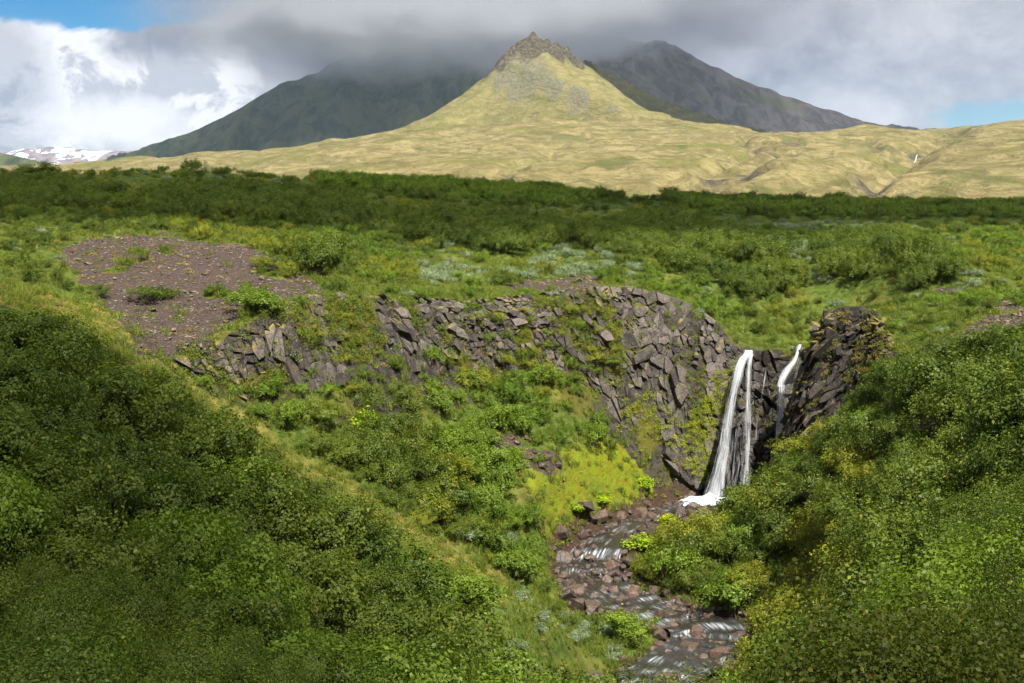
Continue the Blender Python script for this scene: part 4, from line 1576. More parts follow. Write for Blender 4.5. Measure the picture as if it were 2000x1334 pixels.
S_BAND = [(800, 520), (1010, 470), (1240, 490), (1260, 540), (1000, 550), (820, 560)]
S_BAND2 = [(1220, 395), (1330, 415), (1620, 425), (1760, 440), (1680, 470), (1420, 440), (1240, 425)]
S_BAND3 = [(1480, 470), (1600, 470), (1640, 510), (1850, 520), (1960, 560), (1700, 600), (1560, 580)]

rg = np.random.default_rng(91)
cx, cyy = [], []
for a in ((-45, 40, 26, 86, 1.45), (-45, 48, 86, 132, 1.1), (-80, 95, 132, 210, 1.55), (-140, 150, 210, 372, 2.3)):
    X, Y = candidates(*a, rg)
    cx.append(X)
    cyy.append(Y)
CX, CY = np.concatenate(cx), np.concatenate(cyy)
CZ = ground(CX, CY)
zm = zone_masks(CX, CY, CZ)
px, py = zm['px'], zm['py']
d_r, s_r, _ = seg_dist(CX, CY, RIM_D)
Hh = ZU(CX, CY) - ZL(CX, CY)
d_s, _, _, s_w = seg_dist(CX, CY, STREAM_D, STREAM_D[:, 3:4])
nz1 = fbm(CX * 0.05, CY * 0.05, 3, 301)
nz2 = fbm(CX * 0.11, CY * 0.11, 3, 307)
nz3 = fbm(CX * 0.035 + 9, CY * 0.07, 3, 311)
south = s_r < 0
prob = np.zeros_like(CX)
size = np.ones_like(CX)
lim_l = np.interp(px, [-200, 0, 100, 250, 400, 560, 700, 850, 1000, 1100], [590, 596, 622, 700, 792, 898, 995, 1090, 1170, 1200])
beyond = south & (py < lim_l) & (px < 1150) & (CY > 70)          # ground behind the mossy crest
zm['inner'] = zm['inner'] | (beyond & (px > 330) & ~zm['meadow'])
left = south & (px < 1250) & ~zm['inner'] & ~zm['meadow']
right = south & (px > 1180) & ~zm['meadow'] & ~left
prob[left] = 0.74
size[left] = 1.45
prob[left & beyond] = 0.15
size[left & beyond] = 0.5
prob[zm['inner'] & south] = 0.85
size[zm['inner']] = 1.15
prob[zm['meadow'] & south] = 0.50
size[zm['meadow']] = 0.62
prob[right] = 0.78
size[right] = 1.35
north = ~south
prob[north] = 0.48 + 0.30 * (nz1[north] > 0.0)
size[north] = 0.62
thick_ = np.zeros_like(south)
for P_ in (T_A, T_B, T_C, T_D, T_E, T_F, T_G, T_H):
    thick_ |= in_poly(px + nz2 * 18, py + nz1 * 10, P_)
thick_ &= north
prob[thick_] = 0.96
size[thick_] = 1.10
skyl = north & (CY > 215)
prob[skyl & ~thick_] = 0.55
nearrim = north & (d_r < 7)
prob[nearrim] = 0.25
size[nearrim] = 0.5
upleft = north & (px < 240) & (py > 440)
prob[upleft] = 0.30
size[upleft] = 0.5
bad = zm['scree'] | zm['bare'] | zm['crest'] | zm['talus'] | (d_s < s_w[:, 0] * 0.5 + 1.3) | ((d_r < 0.5 + 0.22 * np.clip(Hh, 0, 12)) & (Hh > 1.5))
prob[bad] = 0
prob[zm['lime']] = 0.04
# keep the falls, the pool and the cliff feet in view
prob[south & in_poly(px, py, [(1280, 860), (1400, 720), (1560, 700), (1560, 900), (1480, 960), (1440, 985), (1300, 1010)])] = 0
cliffoot = south & (d_r < 5.0) & (CY > 88) & (px > 330) & (px < 1740)
prob[cliffoot] *= 0.6
size[cliffoot] *= 0.75
size[south & (d_s < s_w[:, 0] * 0.5 + 4)] *= 0.72
dcr, _, _ = seg_dist(px, py, CREST)
size[south & (dcr < 60)] *= 0.6
keep = rg.random(len(CX)) < prob
CX, CY, CZ, px, py, size = CX[keep], CY[keep], CZ[keep], px[keep], py[keep], size[keep]
south, nz1, nz2, nz3, thick_, left, right = south[keep], nz1[keep], nz2[keep], nz3[keep], thick_[keep], left[keep], right[keep]
zi, zmd = zm['inner'][keep], zm['meadow'][keep]
# kind of each
kind = np.full(len(CX), 'birch', object)
r1 = rg.random(len(CX))
nz2 = nz2 + rg.normal(0, 0.16, len(CX))
nz3 = nz3 + rg.normal(0, 0.2, len(CX))
kind[south & (nz2 > 0.30)] = 'willow'
kind[zi & (nz2 > -0.15)] = 'willow'
kind[zi & (r1 > 0.86)] = 'yellow'  # lighter kind mixed in, putting some sun into the slope's leaf colour
kind[right & (px < 1720) & (CY > 60) & (nz3 > -0.35)] = 'yellow'  # yellowish birch, its share raised to brighten the slope
kind[right & (nz2 > 0.25)] = 'willow'
kind[zmd & (r1 < 0.5)] = 'silver'
kind[south & (r1 > 0.985)] = 'silver'
nn_ = ~south & ~thick_
kind[nn_ & (nz2 > 0.12)] = 'willow'
kind[nn_ & (nz2 < -0.35)] = 'yellow'
sb = (in_poly(px, py, S_BAND) | in_poly(px, py, S_BAND2) | in_poly(px, py, S_BAND3)) & ~south
kind[sb & ~thick_ & (r1 < 0.75)] = 'silver'
kind[nn_ & (r1 > 0.88)] = 'silver'
kind[~south & (px < 330) & (py > 425) & (r1 < 0.85)] = 'birch'
kind[thick_ & in_poly(px, py, T_E)] = 'willow'
kind[thick_ & in_poly(px, py, T_F) & (r1 < 0.6)] = 'willow'
size = size * rg.uniform(0.45, 1.55, len(CX))
size[kind == 'silver'] *= 1.0
midd = CY < 47
kind[(CY < 62) & (kind == 'silver')] = 'birch'
kind[midd & (kind == 'birch')] = 'birch_mid'
kind[midd & (kind == 'yellow')] = 'birch_mid'
kind[midd & (kind == 'willow')] = 'willow_mid'
rotz = rg.uniform(0, 6.28, len(CX))
sxy = size * rg.uniform(0.85, 1.2, len(CX))
var = rg.integers(0, 1000, len(CX))

# the shrub line of either bank, as the photograph shows it: shrubs whose heads would rise over it stay smaller
lim_l = np.interp(px, [-200, 0, 100, 250, 400, 560, 700, 850, 1000], [590, 596, 622, 700, 792, 898, 995, 1090, 1170])
lim_r = np.interp(px, [1400, 1440, 1500, 1560, 1620, 1700, 1740, 1800, 1850, 1900, 1950, 2200], [1010, 965, 895, 872, 830, 752, 700, 690, 690, 655, 640, 630])
lim = np.where(left & (px < 1000) & (py > lim_l), lim_l, np.where(right & (px > 1400), lim_r, -1e9))
room = (lim - HORIZON) / F * CY * -1 - CZ                 # metres between the ground and the line
fit = np.where(lim > -1e8, np.clip(room / 1.55, 0.0, 9.0), 9.0)
small = fit < size
size = np.minimum(size, np.maximum(fit, 0.12))
sxy = np.minimum(sxy, np.maximum(fit, 0.12) * 1.6)
ok = size > 0.22
CX, CY, CZ, px, py, size, sxy, kind, rotz, var = (a_[ok] for a_ in (CX, CY, CZ, px, py, size, sxy, kind, rotz, var))
south, left, right, zi, zmd = (a_[ok] for a_ in (south, left, right, zi, zmd))

FAMILY = {'birch': 'birch', 'birch_mid': 'birch', 'willow': 'willow', 'willow_mid': 'willow', 'silver': 'silver', 'yellow': 'yellow'}
LOOK = {'birch': ('birch_shrub', 'olive birch shrub', 'shrub'), 'willow': ('willow_shrub', 'bright green willow shrub', 'shrub'),
        'silver': ('silver_willow', 'silvery willow bush', 'bush'), 'yellow': ('yellowing_birch', 'yellow green birch shrub', 'shrub'),
        'angelica': ('angelica_plant', 'lime yellow angelica plant', 'plant')}


def place_words(px, py, south, left, inner, meadow):
    if south:
        if meadow:
            return 'in the low meadow left of the stream'
        if inner:
            if py < 780:
                return 'below the mossy cliff'
            if px < 800:
                return 'on the slope under the grey outcrop'
            return 'on the sunny slope above the stream'
        if left:
            row = 'high on' if py < 760 else 'upper half of' if py < 880 else 'halfway up' if py < 1000 else 'low on' if py < 1130 else 'at bottom of'
            col = 'far left' if px < 180 else 'left' if px < 360 else 'middle' if px < 560 else 'right side' if px < 760 else 'stream side'
            return f'{row} left spur, {col}'
        row = 'at top of' if py < 800 else 'upper half of' if py < 930 else 'halfway down' if py < 1080 else 'at bottom of'
        col = 'stream side' if px < 1500 else 'inner part' if px < 1660 else 'middle' if px < 1830 else 'far right'
        return f'{row} right slope, {col}'
    if py < 380:
        return 'along the plateau skyline at left' if px < 600 else 'along the plateau skyline at centre'
    if py < 440:
        return 'on the far plateau at left' if px < 650 else 'on the far plateau at centre' if px < 1250 else 'on the far plateau at right'
    if py < 520:
        return 'on the plateau behind the scree' if px < 760 else 'on the plateau above the middle cliff' if px < 1250 else 'on the plateau above the falls'
    return 'beside the brown scree' if px < 620 else 'close behind the cliff rim' if px < 1400 else 'above the falls' if px < 1720 else 'above the dark overhang'


def plant(kindname, x, y, z, s_xy, s_z, rz, v, label, group, fam):
    crown, stems = KINDS[kindname][v % len(KINDS[kindname])]
    nm, _, cat = LOOK[fam]
    r = empty(nm, (x, y, z))
    r.rotation_euler = (0, 0, rz)
    r.scale = (s_xy, s_xy, s_z)
    tag(r, label, cat, group)
    link('crown', crown, None, r)
    link('stems', stems, None, r)
    return r


LIMIT = {'birch': 290, 'willow': 170, 'silver': 60, 'yellow': 120}
fam = np.array([FAMILY[k] for k in kind])
top_py = HORIZON - (CZ + 1.3 * size) / CY * F
inview = (px > 5) & (px < 1995) & (top_py < 1300) & (top_py > 300)
solo = np.zeros(len(CX), bool)
for k, n in LIMIT.items():
    i = np.nonzero((fam == k) & inview)[0]
    i = i[np.argsort(-(size / CY)[i])][:n]
    solo[i] = True
shrubs = []
for i in np.nonzero(solo)[0]:
    f_ = fam[i]
    lab = ('large ' if size[i] > 1.12 else 'low ' if size[i] < 0.72 else '') + LOOK[f_][1] + ' ' + place_words(px[i], py[i], south[i], left[i], zi[i], zmd[i])
    shrubs.append(plant(kind[i], CX[i], CY[i], CZ[i] - 0.10, sxy[i], size[i], rotz[i], int(var[i]), lab, LOOK[f_][1] + 's of the valley', f_))

# the ones that stand out in the photograph
def special(kindname, fam_, px_, base_py, width_px, height_px, label, Yd=None, y0=60.0, v=0, group=None):
    if Yd is None:
        x, y, z = ray_ground(px_, base_py, y0)
    else:
        x, y = (px_ - 1000) / F * Yd, Yd
        z = float(ground(np.array([x]), np.array([y]))[0])
    crown = KINDS[kindname][v % len(KINDS[kindname])][0]
    co = np.empty(len(crown.vertices) * 3, np.float32)
    crown.vertices.foreach_get('co', co)
    co = co.reshape(-1, 3)
    w0, h0 = np.ptp(co[:, 0]) * 0.9, co[:, 2].max() * 0.95
    return plant(kindname, x, y, z - 0.1, width_px / F * y / w0, height_px / F * y / h0, 0.7 * v, v, label, group, fam_)


sp = []
for a in ((380, 344, 56, 44, 'dark rounded birch standing alone on the plateau skyline'), (438, 346, 60, 24, 'low bush beside the lone birch on the skyline'),
          (68, 346, 90, 34, 'ragged dark birch on the skyline at far left'), (655, 362, 60, 28, 'dark birch bump on the skyline left of the peak'),
          (1060, 374, 66, 24, 'dark low birch on the skyline under the peak'), (1249, 396, 38, 20, 'small round birch in the skyline dip'),
          (1600, 400, 26, 14, 'tiny pair of bushes on the skyline above the falls'), (1697, 404, 58, 20, 'first of three dark birches on the right skyline'),
          (1757, 406, 50, 20, 'second of three dark birches on the right skyline'), (1836, 410, 76, 26, 'third and widest dark birch on the right skyline')):
    sp.append(special('birch', 'birch', a[0], a[1], a[2], a[3], a[4], y0=150.0, v=len(sp)))
special('angelica', 'angelica', 705, 850, 60, 66, 'lime green sapling on the slope below the grey outcrop', y0=84.0)
for i, a in enumerate(((1240, 1078, 70, 44, 'lime yellow angelica clump on the right bank of the narrow run'), (1318, 1030, 60, 30, 'yellow angelica near the pool beside the right bushes'),
                       (1362, 1165, 34, 30, 'yellow flowering angelica at the foot of a green willow'), (1492, 1190, 26, 24, 'small yellow angelica low on the right bank'),
                       (1225, 1215, 60, 30, 'yellow flowered angelica on the meadow edge'), (1255, 1110, 44, 30, 'lime angelica at the upper bend on the right bank'),
                       (1180, 985, 50, 24, 'lime angelica at the lower edge of the bright moss'), (1250, 960, 54, 24, 'lime angelica on the bright moss near the pool'),
                       (1120, 1010, 40, 22, 'lime angelica above the mossy slab'))):
    special('angelica', 'angelica', *a, y0=80.0, v=i, group='angelica by the stream')
for i, a in enumerate(((1310, 1150, 120, 90, 'broad green willow on the right bank opposite the meadow', 'willow'), (1440, 1215, 150, 95, 'glossy green willow overhanging the lower right bank', 'willow'),
                       (1230, 1250, 130, 62, 'rounded green willow on the meadow tip by the stream', 'willow'), (1475, 985, 130, 60, 'yellow birch beside the foot of the falls', 'yellow', 108.5),
                       (1575, 905, 150, 46, 'broad yellow birch at the foot of the narrow fall', 'yellow', 105.5), (505, 610, 110, 50, 'green willow patch between the scree and the outcrop', 'willow'),
                       (300, 590, 130, 36, 'low round shrub on the left of the scree', 'birch'))):
    special(a[5], a[5], a[0], a[1], a[2], a[3], a[4], Yd=a[6] if len(a) > 6 else None, y0=84.0, v=i)
rr = random.Random(77)
for i in range(46):
    if i < 34:
        px_, py_ = rr.uniform(860, 1190), rr.uniform(615, 760)
    else:
        px_, py_ = rr.uniform(590, 740), rr.uniform(600, 780)
    k_ = rr.choice(['yellow', 'willow', 'birch', 'birch', 'yellow'])
    side_ = 'mossy middle cliff' if i < 34 else 'broken rock band'
    shrubs.append(special(k_, k_, px_, py_, rr.uniform(34, 62), rr.uniform(18, 32), f'small {LOOK[k_][1]} on a ledge of the {side_}', y0=90.0, v=i, group='ledge shrubs'))
# near the camera, lower right
for i, (px_, Yd, wpx, hpx, lab) in enumerate(((1890, 6.6, 1000, 760, 'near birch with clearly seen round leaves in the bottom right corner'),
                                              (1905, 12.0, 620, 600, 'dark near birch behind the corner birch at the right edge'),
                                              (1480, 14.0, 520, 420, 'near birch twigs rising over the bottom edge by the stream'),
                                              (1700, 19.0, 470, 430, 'near birch between the corner birch and the right slope'),
                                              (2080, 22.0, 420, 420, 'near birch cut by the right edge above the corner birch'))):
    special('birch_near', 'birch', px_, 0, wpx, hpx, lab, Yd=Yd, v=i)

single_out(shrubs)


# ------------------------------------------------------------------ masses: the rest of the shrubs and the ground cover, as instances on points
def scatter(name, label, pts, scl, rot, idx, meshes):
    """one object; its points carry copies of the given meshes"""
    coll = bpy.data.collections.new(name + '_shapes')
    for k, m_ in enumerate(meshes):
        ob = bpy.data.objects.new(f'{name}_shape_{k:02d}', m_)
        coll.objects.link(ob)
    me = bpy.data.meshes.new(name)
    me.vertices.add(len(pts))
    me.vertices.foreach_set('co', np.asarray(pts, np.float32).ravel())
    a = me.attributes.new('scl', 'FLOAT_VECTOR', 'POINT')
    a.data.foreach_set('vector', np.asarray(scl, np.float32).ravel())
    a = me.attributes.new('rot', 'FLOAT_VECTOR', 'POINT')
    a.data.foreach_set('vector', np.asarray(rot, np.float32).ravel())
    a = me.attributes.new('idx', 'INT', 'POINT')
    a.data.foreach_set('value', np.asarray(idx, np.int32))
    ng = bpy.data.node_groups.new(name, 'GeometryNodeTree')
    ng.interface.new_socket('Geometry', in_out='INPUT', socket_type='NodeSocketGeometry')
    ng.interface.new_socket('Geometry', in_out='OUTPUT', socket_type='NodeSocketGeometry')
    N = ng.nodes.new
    gi, go = N('NodeGroupInput'), N('NodeGroupOutput')
    ci = N('GeometryNodeCollectionInfo')
    ci.inputs['Collection'].default_value = coll
    ci.inputs['Separate Children'].default_value = True
    ci.inputs['Reset Children'].default_value = True
    ip = N('GeometryNodeInstanceOnPoints')
    ip.inputs['Pick Instance'].default_value = True

    def at(nm, ty):
        n_ = N('GeometryNodeInputNamedAttribute')
        n_.data_type = ty
        n_.inputs['Name'].default_value = nm
        return n_.outputs['Attribute']
    e2r = N('FunctionNodeEulerToRotation')
    L = ng.links.new
    L(gi.outputs[0], ip.inputs['Points'])
    L(ci.outputs[0], ip.inputs['Instance'])
    L(at('idx', 'INT'), ip.inputs['Instance Index'])
    L(at('rot', 'FLOAT_VECTOR'), e2r.inputs[0])
    L(e2r.outputs[0], ip.inputs['Rotation'])
    L(at('scl', 'FLOAT_VECTOR'), ip.inputs['Scale'])
    L(ip.outputs[0], go.inputs[0])
    o = bpy.data.objects.new(name, me)
    COL.objects.link(o)
    md = o.modifiers.new('spread', 'NODES')
    md.node_group = ng
    tag(o, label, None, None, 'stuff')
    return o


allk = ['birch', 'willow', 'silver', 'yellow', 'birch_mid', 'willow_mid']
names_ = {'birch': ('birch_thicket', 'far and hidden olive birch shrubs reading as one thicket'), 'willow': ('willow_thicket', 'far green willow shrubs merging into low cover'),
          'silver': ('silver_willow_scrub', 'pale silvery willow scrub in bands over the plateau'), 'yellow': ('yellow_birch_thicket', 'yellow green birch mass on the right slope'),
          'birch_mid': ('birch_undergrowth', 'birch undergrowth at the bottom edge of the slopes'), 'willow_mid': ('willow_undergrowth', 'willow undergrowth low on the near slopes')}
for k in allk:
    i = np.nonzero((kind == k) & ~solo)[0]
    if len(i) == 0:
        continue
    pts = np.stack([CX[i], CY[i], CZ[i] - 0.1], -1)
    scl = np.stack([sxy[i], sxy[i], size[i]], -1)
    rot = np.stack([0 * rotz[i], 0 * rotz[i], rotz[i]], -1)
    scatter(names_[k][0], names_[k][1], pts, scl, rot, var[i] % len(KINDS[k]), [c_ for c_, _ in KINDS[k]])


def cover(name, label, areas, want, meshes, s0, s1, seed, sink=0.03):
    r_ = np.random.default_rng(seed)
    xs, ys_ = [], []
    for a in areas:
        X, Y = candidates(*a, r_)
        xs.append(X)
        ys_.append(Y)
    X, Y = np.concatenate(xs), np.concatenate(ys_)
    Z = ground(X, Y)
    z_ = zone_masks(X, Y, Z)
    dr_, sr_, _ = seg_dist(X, Y, RIM_D)
    ds_, _, _, w_ = seg_dist(X, Y, STREAM_D, STREAM_D[:, 3:4])
    H_ = ZU(X, Y) - ZL(X, Y)
    onface = (dr_ < 0.4 + 0.18 * np.clip(H_, 0, 12)) & (H_ > 1.5)
    wet = ds_ < w_[:, 0] * 0.5 + 0.5
    k = r_.random(len(X)) < want(X, Y, z_, onface, wet, sr_, dr_)
    X, Y, Z = X[k], Y[k], Z[k]
    s = s0 + (s1 - s0) * r_.random(len(X)) ** 1.7
    pts = np.stack([X, Y, Z - sink], -1)
    rot = np.stack([r_.normal(0, 0.15, len(X)), r_.normal(0, 0.15, len(X)), r_.uniform(0, 6.28, len(X))], -1)
    return scatter(name, label, pts, np.stack([s, s, s * r_.uniform(0.7, 1.2, len(X))], -1), rot, r_.integers(0, len(meshes), len(X)), meshes)


def w_heath(X, Y, z, face, wet, sr, dr):
    p = 0.55 + 0.35 * fbm(X * 0.12, Y * 0.12, 3, 401)
    p[z['scree'] | z['bare'] | z['talus']] = 0.07
    dn__ = (sr < 0) & ~(z['inner'] | z['meadow'] | z['crest'] | z['lime'] | z['scree'])
    p[dn__ & ~face] *= 0.30
    p[z['crest']] = 0.60
    p[(sr > 0) & (dr < 2.0) & ~z['scree'] & ~z['bare']] = 0.95
    p[z['lime']] = 0.10
    p[face] = np.where(fbm(X * 0.3, Y * 0.3, 2, 421) > 0.1, 0.75, 0.15)[face]
    p[wet] = 0
    return p


def w_grass(X, Y, z, face, wet, sr, dr):
    p = 0.35 + 0.5 * fbm(X * 0.09 + 5, Y * 0.09, 3, 405)
    p[(sr < 0)] *= 0.35
    p[(sr > 0) & (z['px'] < 330) & (z['py'] > 425)] *= 0.25
    p[z['meadow']] = 0.8
    p[z['inner']] = 0.7
    p[z['scree'] | z['bare'] | z['talus']] = 0.015
    p[z['crest']] = 0.45
    p[z['lime']] = 0.7
    p[face] = np.where(fbm(X * 0.3, Y * 0.3, 2, 423) > 0.1, 0.6, 0.10)[face]
    p[wet] = 0
    return p


def w_moss(X, Y, z, face, wet, sr, dr):
    p = 0.04 + 0.25 * np.clip(fbm(X * 0.07 + 3, Y * 0.14, 3, 409), 0, 1)
    p[z['crest']] = 0.60
    p[(sr > 0) & (z['px'] < 330) & (z['py'] > 425)] += 0.30
    p[z['scree'] | z['bare']] = 0.10
    p[(sr > 0) & (dr < 5) & ~z['scree']] = 0.35
    p[face & (z['px'] > 860) & (z['px'] < 1190)] = 0.5
    p[z['lime'] | wet] = 0
    return p


def w_lime(X, Y, z, face, wet, sr, dr):
    rr_ = np.random.default_rng(3)
    soft = in_poly(z['px'] + rr_.normal(0, 30, len(X)), z['py'] + rr_.normal(0, 20, len(X)), Z_LIME) & (Y > 95)
    p = np.where(soft, 0.45, 0.0)
    p[z['lime']] = 0.45 + 0.5 * fbm(X * 0.5, Y * 0.5, 2, 411)[z['lime']]
    near = in_poly(z['px'], z['py'], [(1315, 930), (1340, 800), (1390, 720), (1425, 730), (1400, 830), (1375, 930)])
    p[near] = 0.75
    p[in_poly(z['px'], z['py'], [(1180, 760), (1330, 830), (1320, 930), (1230, 900)])] = 0.5
    p[face & (z['px'] > 900) & (z['px'] < 1180)] = 0.35
    p[wet] = 0.0
    return p


NEARA = (-45, 48, 30, 135)
scatter_areas = [(-45, 40, 30, 92, 0.62), (-45, 50, 92, 135, 0.55), (-80, 95, 135, 210, 1.0), (-140, 150, 210, 372, 1.8)]
cover('heath_cover', 'low olive heath plants over the open ground', scatter_areas, w_heath, [tuft_mesh(600 + k, L_HEATH, 110, 0.9, 0.30, 0.075) for k in range(4)], 0.7, 1.5, 61)
cover('grass', 'yellow green grass tufts between the shrubs', scatter_areas, w_grass, [tuft_mesh(610 + k, L_GRASS, 70, 0.6, 0.42, 0.018, True) for k in range(3)], 0.7, 1.5, 62)
cover('moss_cover', 'ochre moss cushions along the crest and rim', scatter_areas, w_moss, [tuft_mesh(620 + k, L_MOSS, 90, 0.7, 0.16, 0.07) for k in range(3)], 0.6, 1.4, 63)
cover('bright_moss', 'lime yellow moss on the slope beside the pool', [(-5, 22, 95, 124, 0.30)], w_lime, [tuft_mesh(630 + k, [L_LIMEMOSS, L_LIMEMOSS, L_GRASS, L_MOSS, L_LIME][k], 90, 0.6, 0.20, 0.065) for k in range(5)], 0.5, 1.2, 64)


def w_peb(X, Y, z, face, wet, sr, dr):
    p = np.zeros_like(X)
    p[z['scree']] = 0.75
    p[z['bare'] | z['talus']] = 0.6
    p[z['crest']] = 0.06
    p[wet] = 0.5
    return p


for m_ in boulder_meshes[:4]:
    pass
def face_scatter(name, label, s0, s1, n, want, meshes, a0, a1, seed, off=(0.15, 0.5)):
    """plants rooted on the steep rock face itself"""
    r_ = np.random.default_rng(seed)
    ss, tt = r_.uniform(s0, s1, n), r_.uniform(0.0, 1.0, n)
    P, N, H = face_point(ss, tt)
    px_, py_ = to_px(P[:, 0], P[:, 1], P[:, 2])
    k = (H > 1.0) & (r_.random(n) < want(ss, tt, px_, py_))
    P = P[k] + N[k] * r_.uniform(off[0], off[1], (k.sum(), 1)) - np.array([0, 0, 0.12])
    m_ = len(P)
    sc_ = a0 + (a1 - a0) * r_.random(m_) ** 1.5
    rot = np.stack([r_.normal(0.25, 0.2, m_), r_.normal(0, 0.2, m_), r_.normal(0, 0.5, m_)], -1)
    return scatter(name, label, P, np.stack([sc_] * 3, -1), rot, r_.integers(0, len(meshes), m_), meshes)


def w_leafy(ss, tt, px_, py_):
    return np.where(leafy(ss, tt), 0.80, 0.06)


face_scatter('ledge_cover', 'green and olive plants grown over the ledges of the cliff', rim_s(3), rim_s(13), 4200, w_leafy,
             [tuft_mesh(640 + k, [L_HEATH, L_WILLOW, L_BIRCH, L_GRASS][k % 4], 80, 0.6, 0.36, 0.07) for k in range(4)], 0.5, 1.5, 71)
face_scatter('ledge_moss', 'ochre and yellow moss on the ledges of the cliff', rim_s(3), rim_s(13), 2600, w_leafy,
             [tuft_mesh(650 + k, [L_MOSS, L_YELLOW][k % 2], 70, 0.6, 0.2, 0.06) for k in range(2)], 0.5, 1.3, 72)


def w_fallmoss(ss, tt, px_, py_):
    a_ = in_poly(px_ + 14 * fbm(ss, tt * 6, 2, 431), py_, [(1318, 950), (1338, 850), (1372, 770), (1392, 722), (1432, 715), (1436, 750), (1412, 800), (1392, 860), (1376, 950)])
    b_ = in_poly(px_, py_, [(1180, 790), (1260, 760), (1345, 830), (1335, 950), (1240, 900)])
    return np.where(a_, 0.9, np.where(b_, 0.30, 0.012))


face_scatter('waterfall_moss', 'bright yellow green moss on the wet wall beside the main fall', rim_s(11) - 1.0, rim_s(14), 4200, w_fallmoss,
             [tuft_mesh(660 + k, L_LIMEMOSS, 70, 0.5, 0.22, 0.06) for k in range(2)], 0.5, 1.2, 73, (0.25, 0.75))
face_scatter('overhang_moss', 'green and ochre moss hanging on the dark overhang', rim_s(17) + 1, rim_s(21), 900, lambda ss, tt, px_, py_: np.where(fbm(ss / 1.8, tt * 2.5, 2, 441) > 0.25, 0.7, 0.03) * (tt > 0.25),
             [tuft_mesh(670 + k, [L_MOSS, L_HEATH][k % 2], 80, 0.6, 0.25, 0.06) for k in range(2)], 0.5, 1.4, 74)
cover('stream_cobbles', 'small wet cobbles lining the stream bed', [(0, 24, 76, 120, 0.42)], lambda X, Y, z, face, wet, sr, dr: np.where(wet, 0.30, 0.0), boulder_meshes[:8], 0.2, 0.7, 75, -0.20)
cover('gravel', 'loose gravel and small stones of the bare scree', [(-45, 50, 76, 135, 0.34)], w_peb, [stone_meshes[k] for k in range(6)], 0.08, 0.42, 65, 0.0)

# ------------------------------------------------------------------ clouds: unseen shade casters and the cap
m, t = new_mat('cloud')
df = t.n('ShaderNodeBsdfDiffuse')
t.put(df.inputs[0], (0.85, 0.86, 0.88))
# thin enough for part of the sun to come through
tr = t.n('ShaderNodeBsdfTransparent')
ms = t.n('ShaderNodeMixShader')
ms.inputs[0].default_value = 0.46
t.link(tr.outputs[0], ms.inputs[1])
t.link(df.outputs[0], ms.inputs[2])
finish(t, ms.outputs[0])
CLOUDM = m


CLOUDN = CLOUDM.copy()
CLOUDN.name = 'thick_shade_cloud'
[n_ for n_ in CLOUDN.node_tree.nodes if n_.type == 'MIX_SHADER'][0].inputs[0].default_value = 0.85


def shade_cloud(gx, gy, rx, ry, label, alt=750.0, seed=0, gz=-10.0, mat=None):
    """a cloud body added out of view to cast shade; gx, gy: the ground under its shadow"""
    k = (alt - gz) / SUN_DIR.z
    cx_, cy_ = gx + SUN_DIR.x * k, gy + SUN_DIR.y * k
    nu, nv = 96, 40
    th = np.linspace(0, 2 * math.pi, nu, endpoint=False)
    ph = np.linspace(-math.pi / 2, math.pi / 2, nv)
    TH, PH = np.meshgrid(th, ph)
    X = np.cos(TH) * np.cos(PH)
    Y = np.sin(TH) * np.cos(PH)
    Z = np.sin(PH)
    n = fbm(X * 2.2 + seed, Y * 2.2 + Z * 1.7, 5, 700 + seed)
    R = 1 + 0.22 * n
    V = np.stack([X * R * rx, Y * R * ry, np.where(Z > 0, Z * R * 0.45, Z * 0.16) * min(rx, ry)], -1).reshape(-1, 3)
    i = np.arange(nv - 1)[:, None] * nu + np.arange(nu)[None]
    j = np.arange(nv - 1)[:, None] * nu + (np.arange(nu)[None] + 1) % nu
    FC = np.stack([i, j, j + nu, i + nu], -1).reshape(-1, 4)
    o = link('cloud', mesh_from('cloud', V, FC, True), mat or CLOUDM)  # added for the shadow it throws
    o.location = (cx_, cy_, alt)
    tag(o, label, None, None, 'stuff')
    return o


shade_cloud(-42, 41, 42, 44, 'unseen cloud placed to shade the left spur', 1500, 1)
shade_cloud(23, 11, 25, 22, 'small unseen cloud placed to shade the near right bushes', 700, 2)
shade_cloud(-62, 222, 112, 76, 'unseen cloud placed to shade the plateau at left', 760, 3)
shade_cloud(125, 290, 105, 80, 'unseen cloud placed to shade the plateau at right', 760, 4)
shade_cloud(20, 330, 60, 50, 'unseen cloud placed to shade the plateau skyline', 800, 8)

shade_cloud(-1500, 6500, 900, 1000, 'unseen cloud bank placed to shade the flank of the left mountain', 6500, 5, 200.0)
shade_cloud(520, 4420, 430, 270, 'unseen cloud placed to shade the back ridge of the peak', 2500, 6, 340.0, CLOUDN)
shade_cloud(1750, 6600, 1350, 1300, 'unseen cloud bank placed to shade the long flank of the cone', 6500, 7, 300.0)

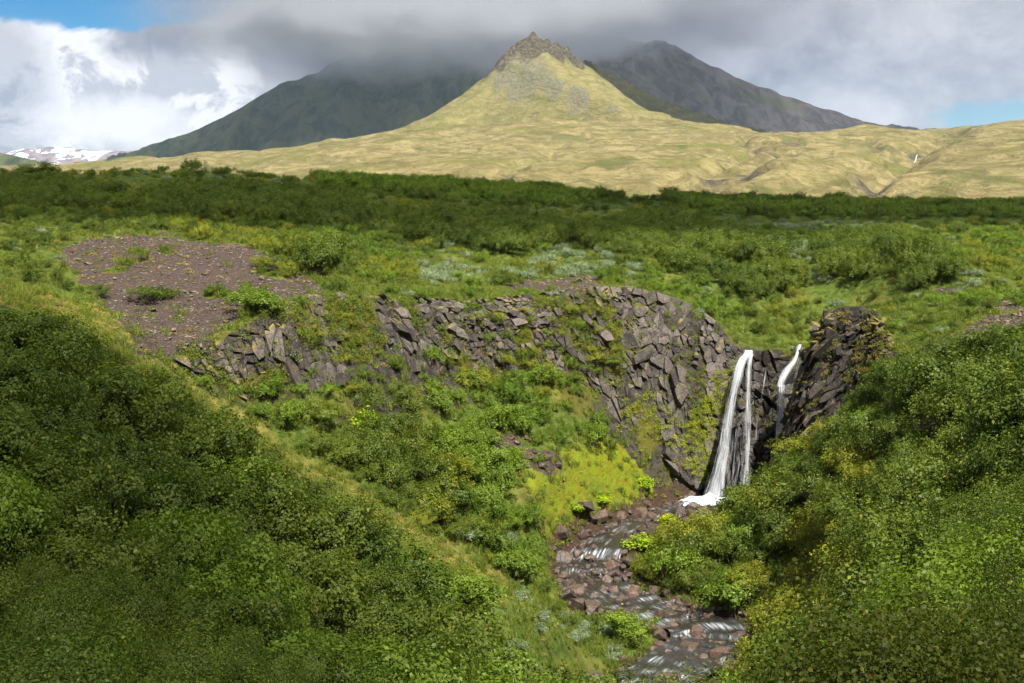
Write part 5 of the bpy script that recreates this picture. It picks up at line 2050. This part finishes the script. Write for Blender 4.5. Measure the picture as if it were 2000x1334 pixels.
# the cap of cloud on the mountains: a soft bodied volume
def box(name, x0, x1, y0, y1, z0, z1):
    V = [(x, y, z) for z in (z0, z1) for y in (y0, y1) for x in (x0, x1)]
    FC = [(0, 2, 3, 1), (4, 5, 7, 6), (0, 1, 5, 4), (2, 6, 7, 3), (0, 4, 6, 2), (1, 3, 7, 5)]
    return mesh_from(name, np.array(V), FC)


m, t = new_mat('cap_cloud')
pos = t.n('ShaderNodeNewGeometry').outputs['Position']
sp_ = t.n('ShaderNodeSeparateXYZ')
t.link(pos, sp_.inputs[0])
nn = t.noise(t.scale_vec(pos, (1, 1, 1.6)), 0.0026, 7, 0.64, 0.3)
base = t.math('ADD', t.math('MULTIPLY_ADD', nn, 560.0, 355.0), t.math('MULTIPLY', t.ramp(sp_.outputs[0], 100.0, 800.0), 130.0))
hz = t.math('SUBTRACT', sp_.outputs[2], base)
den = t.ramp(hz, -10.0, 110.0)
# thins out to the left and right ends
ex = t.ramp(t.math('ADD', sp_.outputs[0], t.math('MULTIPLY', nn, 900.0)), -1150.0, -350.0)
ex2 = t.ramp(t.math('ADD', sp_.outputs[0], t.math('MULTIPLY', nn, 900.0)), 2100.0, 1100.0)
den = t.math('MULTIPLY', t.math('MULTIPLY', den, ex), ex2)
pv = t.n('ShaderNodeVolumePrincipled')
t.put(pv.inputs['Color'], (0.74, 0.78, 0.88))
t.put(pv.inputs['Density'], t.math('MULTIPLY', den, 0.0025))
pv.inputs['Anisotropy'].default_value = 0.0
t.link(pv.outputs[0], t.n('ShaderNodeOutputMaterial').inputs['Volume'])
o = link('cap_cloud', box('cap_cloud', -1700, 2300, 4900, 8300, 480, 1500), m)
tag(o, 'grey cloud cap hiding the tops of the dark mountains', None, None, 'stuff')

# ------------------------------------------------------------------ haze: the air of the valley
m, t = new_mat('haze')
pv = t.n('ShaderNodeVolumePrincipled')
t.put(pv.inputs['Color'], (0.55, 0.76, 1.0))
pv.inputs['Density'].default_value = 0.000020
pv.inputs['Anisotropy'].default_value = 0.1
t.link(pv.outputs[0], t.n('ShaderNodeOutputMaterial').inputs['Volume'])
o = link('haze', box('haze', -9000, 9000, -60, 17200, -60, 1560), m)
tag(o, 'thin pale blue air over the valley and mountains', None, None, 'stuff')
